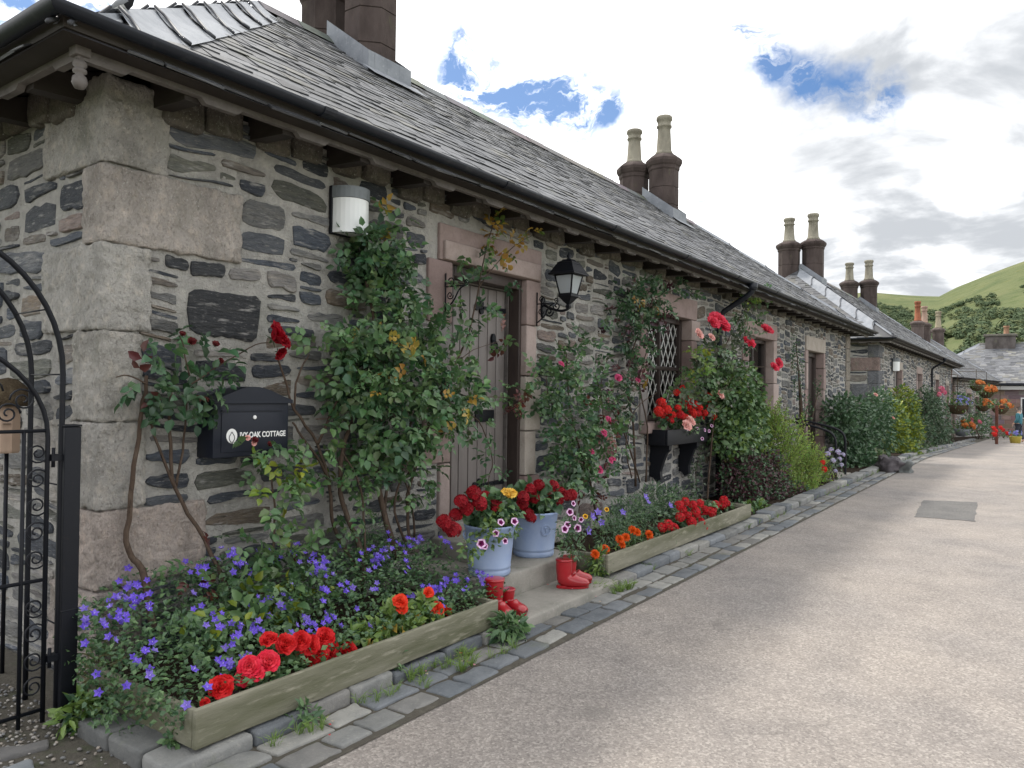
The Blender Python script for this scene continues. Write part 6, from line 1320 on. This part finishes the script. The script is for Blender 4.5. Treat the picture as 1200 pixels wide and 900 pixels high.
# ---------------- weeds between the stones
mb = MB(); r = random.Random(8)
def tuft(x, y, z, n, h, pal):
    for _ in range(n):
        a = r.uniform(0, 6.28); l = h*r.uniform(.5, 1.2); o = V((math.cos(a), math.sin(a), 0)); b = V((x, y, z))+o*r.uniform(0, h*.35); w = o.orthogonal().normalized()*h*.035; t1 = b+V((0, 0, l*.6))+o*l*.25; t2 = b+V((0, 0, l*.8))+o*l*.7
        mb.add([b-w, b+w, t1+w*.7, t1-w*.7, t2], [(0, 1, 2, 3), (3, 2, 4)], lerp(pal[0], pal[1], r.random()))
for (u, v, n, h) in ((548, 770, 60, .06), (520, 778, 40, .05), (478, 795, 40, .06), (455, 815, 35, .05), (602, 760, 25, .05), (540, 782, 60, .06), (372, 855, 30, .06), (420, 825, 18, .05), (625, 720, 50, .06), (640, 714, 30, .06), (705, 692, 60, .08), (735, 690, 60, .07), (720, 694, 40, .06), (760, 668, 20, .06), (205, 872, 25, .05), (318, 870, 20, .05), (600, 725, 25, .06), (800, 650, 30, .06), (870, 620, 40, .06), (495, 800, 20, .05), (585, 770, 14, .05), (860, 625, 30, .05)):
    q = atz(u, v, .02)
    for k in range(3): tuft(q.x+r.gauss(0, .06), q.y+r.gauss(0, .025), .012, n//2+1, h*1.25, LT)
x = 9.2
while x < 30:
    tuft(x, -1.22+r.uniform(-.04, .04), zg(x)+.02, 8, .07, LT); x += r.uniform(.1, .5)
tag(mb.build('grass', M['grassblade']), kind='stuff')
def weed(lab, u, v, z, rad, h, n, size, pal, asp=.35, name='weed'):
    c = atz(u, v, z); p = thing(name, lab, 'weed', c, group='weeds by the kerb'); foliage(p, [(c+V((0, 0, h*.5)), (rad, rad*.7, h*.6))], n, size, pal, DK, .2, floor=z, asp=asp, up=.8); return p
weed('clump of grassy weed at the foot of the black gate post', 95, 850, .02, .10, .12, 160, .07, LT)
weed('straw coloured grass clump between gate post and planter', 120, 810, .03, .09, .22, 170, .10, ((.12, .13, .05), (.24, .22, .10)), .12)
weed('weed sprouting below the planter front corner', 208, 872, .05, .06, .06, 60, .05, MD)
weed('leafy weed at the end of the planter below the open red boot', 596, 746, .03, .13, .12, 190, .07, MD, .4)
weed('thin weed growing against the middle of the planter front', 452, 790, .03, .08, .14, 70, .06, MD)
weed('pale weed at the corner of the second planter by the boot', 700, 680, .03, .10, .22, 190, .055, LT)
weed('small weed against the planter front below the begonias', 358, 845, .03, .08, .07, 60, .05, MD)
mb = MB()
for i in range(46):                                       # fallen petals
    u, v = r.choice(((620, 690), (645, 683), (585, 735), (480, 788), (560, 745), (690, 700), (380, 850), (525, 770))); q = atz(u+r.gauss(0, 16), v+r.gauss(0, 6), .02); z = .083 if (3.95 < q.x < 5.4 and q.y > -1.22) else .03; s = r.uniform(.006, .013); a = r.uniform(0, 6.28)
    mb.add([V((q.x+s*math.cos(a+k*PI/2)*(1 if k % 2 else .6), q.y+s*math.sin(a+k*PI/2), z+.004*(k % 2))) for k in range(4)], [(0, 1, 2, 3)], r.choice(((.6, .25, .3), (.55, .05, .05), (.5, .4, .3))))
tag(mb.build('fallen_petals', M['petal']), kind='stuff')

# ================================================================== hill, woods, sky, sun
SK = [(-400, 392), (0, 380), (600, 360), (900, 350), (1020, 343), (1067, 347), (1099, 348), (1120, 337), (1147, 326), (1175, 315), (1200, 306), (1260, 288), (1330, 270), (1450, 262), (1600, 270), (1900, 330), (2300, 380)]
def sky_v(u):
    for (a, b), (c, d) in zip(SK, SK[1:]):
        if a <= u <= c: return b+(d-b)*(u-a)/(c-a)
    return 400
mb = MB(); us = [-300+20*i for i in range(int(2300/20))]; rs = [260, 320, 380, 450, 520, 600, 680, 760, 850, 940, 1030, 1120, 1210, 1300, 1500, 1800]; R1 = 1210
def hillz(u, rr_):
    th = YAW-math.atan((u-600)/F_PX); v = sky_v(u); d = ray(u, v); el = d.z/math.hypot(d.x, d.y); f = max(0, min(1, (rr_-260)/(R1-260))); f = f*f*(3-2*f)*.35+f*.65
    x, y = rr_*math.cos(th), CAM.y+rr_*math.sin(th); top = CAM.z+el*R1; z = -3+(top+3)*f
    if rr_ > R1: z = top-(rr_-R1)*.10
    n = mn.noise(V((x*.006, y*.006, 1)))*14+mn.noise(V((x*.02, y*.02, 4)))*4.5
    return V((x, y, z+n*min(1, f*1.6)*(1-f)*1.6-(.0 if f < 1 else 0)))
vs = [hillz(u, q) for u in us for q in rs]; m = len(rs)
mb.add(vs, [(i*m+j, (i+1)*m+j, (i+1)*m+j+1, i*m+j+1)[::-1] for i in range(len(us)-1) for j in range(m-1)], smooth=True); struct('hill', mb, M['hill'])
mb = MB(); r = random.Random(77)
def crown(p, h, w, pal, n):
    mbt = mb
    for _ in range(n):
        o = V((r.gauss(0, 1), r.gauss(0, 1), r.gauss(0, 1))).normalized()*(r.random()**.4); c = p+V((o.x*w*.5, o.y*w*.5, h*.42+o.z*h*.48)); s = w*.105*r.uniform(.6, 1.4); a = V((r.gauss(0, 1), r.gauss(0, 1), r.gauss(0, 1))).normalized(); b = a.orthogonal().normalized()
        nn = (o+V((0, 0, .4))).normalized(); a = nn.orthogonal().normalized(); b = nn.cross(a); mbt.add([c-a*s, c-b*s*.8, c+a*s, c+b*s*.8], [(0, 1, 2, 3)], lerp(pal[0], pal[1], r.random()))
WG = ((.060, .088, .048), (.100, .135, .070)); WL = ((.095, .120, .055), (.14, .160, .075))
k = 0
while k < 2400:
    u = r.uniform(985, 1330); q = r.uniform(270, 900); f = (q-260)/(R1-260); lim = .20+.34*max(0, min(1, (1160-u)/140+.5))*.5+.22*(mn.noise(V((u*.012, 3, 0)))+.3)
    dens = mn.noise(V((u*.03, q*.012, 5)))
    if f > lim+.12 and not (dens > .38 and f < .62): continue
    if f > .03 and dens < -.12: continue
    p = hillz(u, q); h = r.uniform(3, 6.5)*(1 if f < .35 else .75); crown(p, h, h*r.uniform(1.1, 1.7), WL if (f < .10 or r.random() < .3) else WG, 64); k += 1
tag(mb.build('woodland', M['tree']), kind='stuff')

w = bpy.data.worlds.new('World'); sc.world = w; w.use_nodes = True; nt = w.node_tree; N = nt.nodes; L = nt.links; N.clear()
SUN_AZ = math.atan2(1.0, .30); SUN_EL = RAD(58)
out = N.new('ShaderNodeOutputWorld'); sky = N.new('ShaderNodeTexSky'); sky.sky_type = 'NISHITA'; sky.sun_disc = False; sky.sun_elevation = SUN_EL; sky.sun_rotation = PI/2-SUN_AZ
sky.air_density = 1.0; sky.dust_density = .6
b1 = N.new('ShaderNodeBackground'); b1.inputs[1].default_value = .072
tint = N.new('ShaderNodeMix'); tint.data_type = 'RGBA'; tint.blend_type = 'MULTIPLY'; tint.inputs[0].default_value = 1; tint.inputs[7].default_value = (.55, .80, 1.06, 1); L.new(sky.outputs[0], tint.inputs[6]); L.new(tint.outputs[2], b1.inputs[0])
b2 = N.new('ShaderNodeBackground'); tc = N.new('ShaderNodeTexCoord'); D_ = tc.outputs['Generated']
def vm(op, a, b=None):
    n = N.new('ShaderNodeVectorMath'); n.operation = op
    for i, s in enumerate((a, b)):
        if s is None: continue
        if isinstance(s, tuple): n.inputs[i].default_value = s
        else: L.new(s, n.inputs[i])
    return n.outputs[0] if op != 'DISTANCE' else n.outputs['Value']
def mt(op, a, b=None, c=None):
    n = N.new('ShaderNodeMath'); n.operation = op
    for i, s in enumerate((a, b, c)):
        if s is None: continue
        if isinstance(s, (int, float)): n.inputs[i].default_value = s
        else: L.new(s, n.inputs[i])
    return n.outputs[0]
def nz(vec, scale, det=6, ro=.6, col=False, dist=0):
    n = N.new('ShaderNodeTexNoise'); n.inputs['Scale'].default_value = scale; n.inputs['Detail'].default_value = det; n.inputs['Roughness'].default_value = ro; n.inputs['Distortion'].default_value = dist; L.new(vec, n.inputs['Vector']); return n.outputs['Color' if col else 'Fac']
def mrange(x, a, b, c=0., d=1.):
    n = N.new('ShaderNodeMapRange'); n.interpolation_type = 'SMOOTHSTEP'; L.new(x, n.inputs[0])
    for i, q in enumerate((a, b, c, d)): n.inputs[i+1].default_value = q
    return n.outputs[0]
sepd = N.new('ShaderNodeSeparateXYZ'); L.new(D_, sepd.inputs[0]); zc = mt('ADD', mt('MAXIMUM', sepd.outputs[2], 0.0), .16)
cmb = N.new('ShaderNodeCombineXYZ'); L.new(mt('DIVIDE', sepd.outputs[0], zc), cmb.inputs[0]); L.new(mt('DIVIDE', sepd.outputs[1], zc), cmb.inputs[1]); P2 = cmb.outputs[0]
warp = vm('SCALE', vm('SUBTRACT', nz(D_, 9, 5, .6, True), (.5, .5, .5))); warp.node.inputs['Scale'].default_value = .11
DW = vm('ADD', D_, warp)
gap = None                                               # openings in the cloud, each at its own direction
for d, r0 in (((.709, .581, .400), .020), ((.728, .569, .383), .030), ((.762, .530, .372), .036), ((.785, .503, .366), .034), ((.805, .473, .360), .030), ((.829, .437, .350), .018),
              ((.862, .292, .415), .018), ((.881, .272, .388), .030), ((.893, .255, .371), .026), ((.908, .217, .358), .024), ((.922, .178, .346), .026), ((.931, .152, .336), .024), ((.900, .351, .260), .014),
              ((.30, .87, .39), .13), ((-.5, -.6, .62), .30), ((.3, -.8, .52), .22), ((-.8, .3, .5), .25)):
    r0 *= .74 if d[1] < .33 and d[0] > .8 else 1; g = mrange(vm('DISTANCE', DW, d), r0*.2, r0*2.2, 1, 0)
    gap = mt('SUBTRACT', 1, g) if gap is None else mt('MULTIPLY', gap, mt('SUBTRACT', 1, g))
gap = mt('SUBTRACT', 1, gap)
thin = mrange(nz(vm('MULTIPLY', DW, (1.0, 1.0, 2.2)), 11, 8, .68, False, .6), .40, .62)
gap = mt('MULTIPLY', gap, mt('SUBTRACT', 1.18, mt('MULTIPLY', thin, .95)))
gap = mt('MINIMUM', gap, .95)
# grey cloud bellies toward the hill side, bright white elsewhere
g1 = mrange(vm('DISTANCE', DW, (.955, -.02, .25)), .20, .50, 1, 0); g2 = mrange(vm('DISTANCE', DW, (.90, .06, .43)), .08, .30, 1, 0); g3 = mrange(vm('DISTANCE', DW, (.965, .17, .16)), .05, .17, 1, 0)
gz = mt('MAXIMUM', mt('MAXIMUM', g1, g2), g3)
puff = mrange(nz(P2, 1.9, 7, .55, False, .3), .40, .60)
hole = mrange(vm('DISTANCE', DW, (.967, .062, .247)), .012, .055, 1, 0)
grey = mt('MULTIPLY', mt('MULTIPLY', gz, mt('ADD', mt('MULTIPLY', puff, .5), .46)), mt('SUBTRACT', 1, hole))
gen = mt('MULTIPLY', mrange(nz(P2, 1.1, 6, .55), .47, .68), .20)
grey = mt('MINIMUM', mt('MAXIMUM', grey, gen), 1)
mixc = N.new('ShaderNodeMix'); mixc.data_type = 'RGBA'; L.new(grey, mixc.inputs[0]); mixc.inputs[6].default_value = (1.0, 1.0, 1.0, 1); mixc.inputs[7].default_value = (.265, .28, .30, 1)
L.new(mixc.outputs[2], b2.inputs[0]); b2.inputs[1].default_value = 1.32
ms = N.new('ShaderNodeMixShader'); L.new(gap, ms.inputs[0]); L.new(b2.outputs[0], ms.inputs[1]); L.new(b1.outputs[0], ms.inputs[2]); L.new(ms.outputs[0], out.inputs[0])
sl = bpy.data.lights.new('sun', 'SUN'); sl.energy = 2.0; sl.angle = RAD(7.0); sl.color = (1, .95, .87); so = bpy.data.objects.new('sun', sl); C.objects.link(so)
so.rotation_euler = V((math.cos(SUN_AZ)*math.cos(SUN_EL), math.sin(SUN_AZ)*math.cos(SUN_EL), math.sin(SUN_EL))).to_track_quat('Z', 'Y').to_euler()
vs_ = sc.view_settings; sc.display_settings.display_device = 'sRGB'; vs_.view_transform = 'Standard'; vs_.look = 'None'; vs_.exposure = .72; vs_.gamma = 1; vs_.use_curve_mapping = False
sc.cycles.use_denoising = True; sc.cycles.max_bounces = 6; sc.cycles.transparent_max_bounces = 12
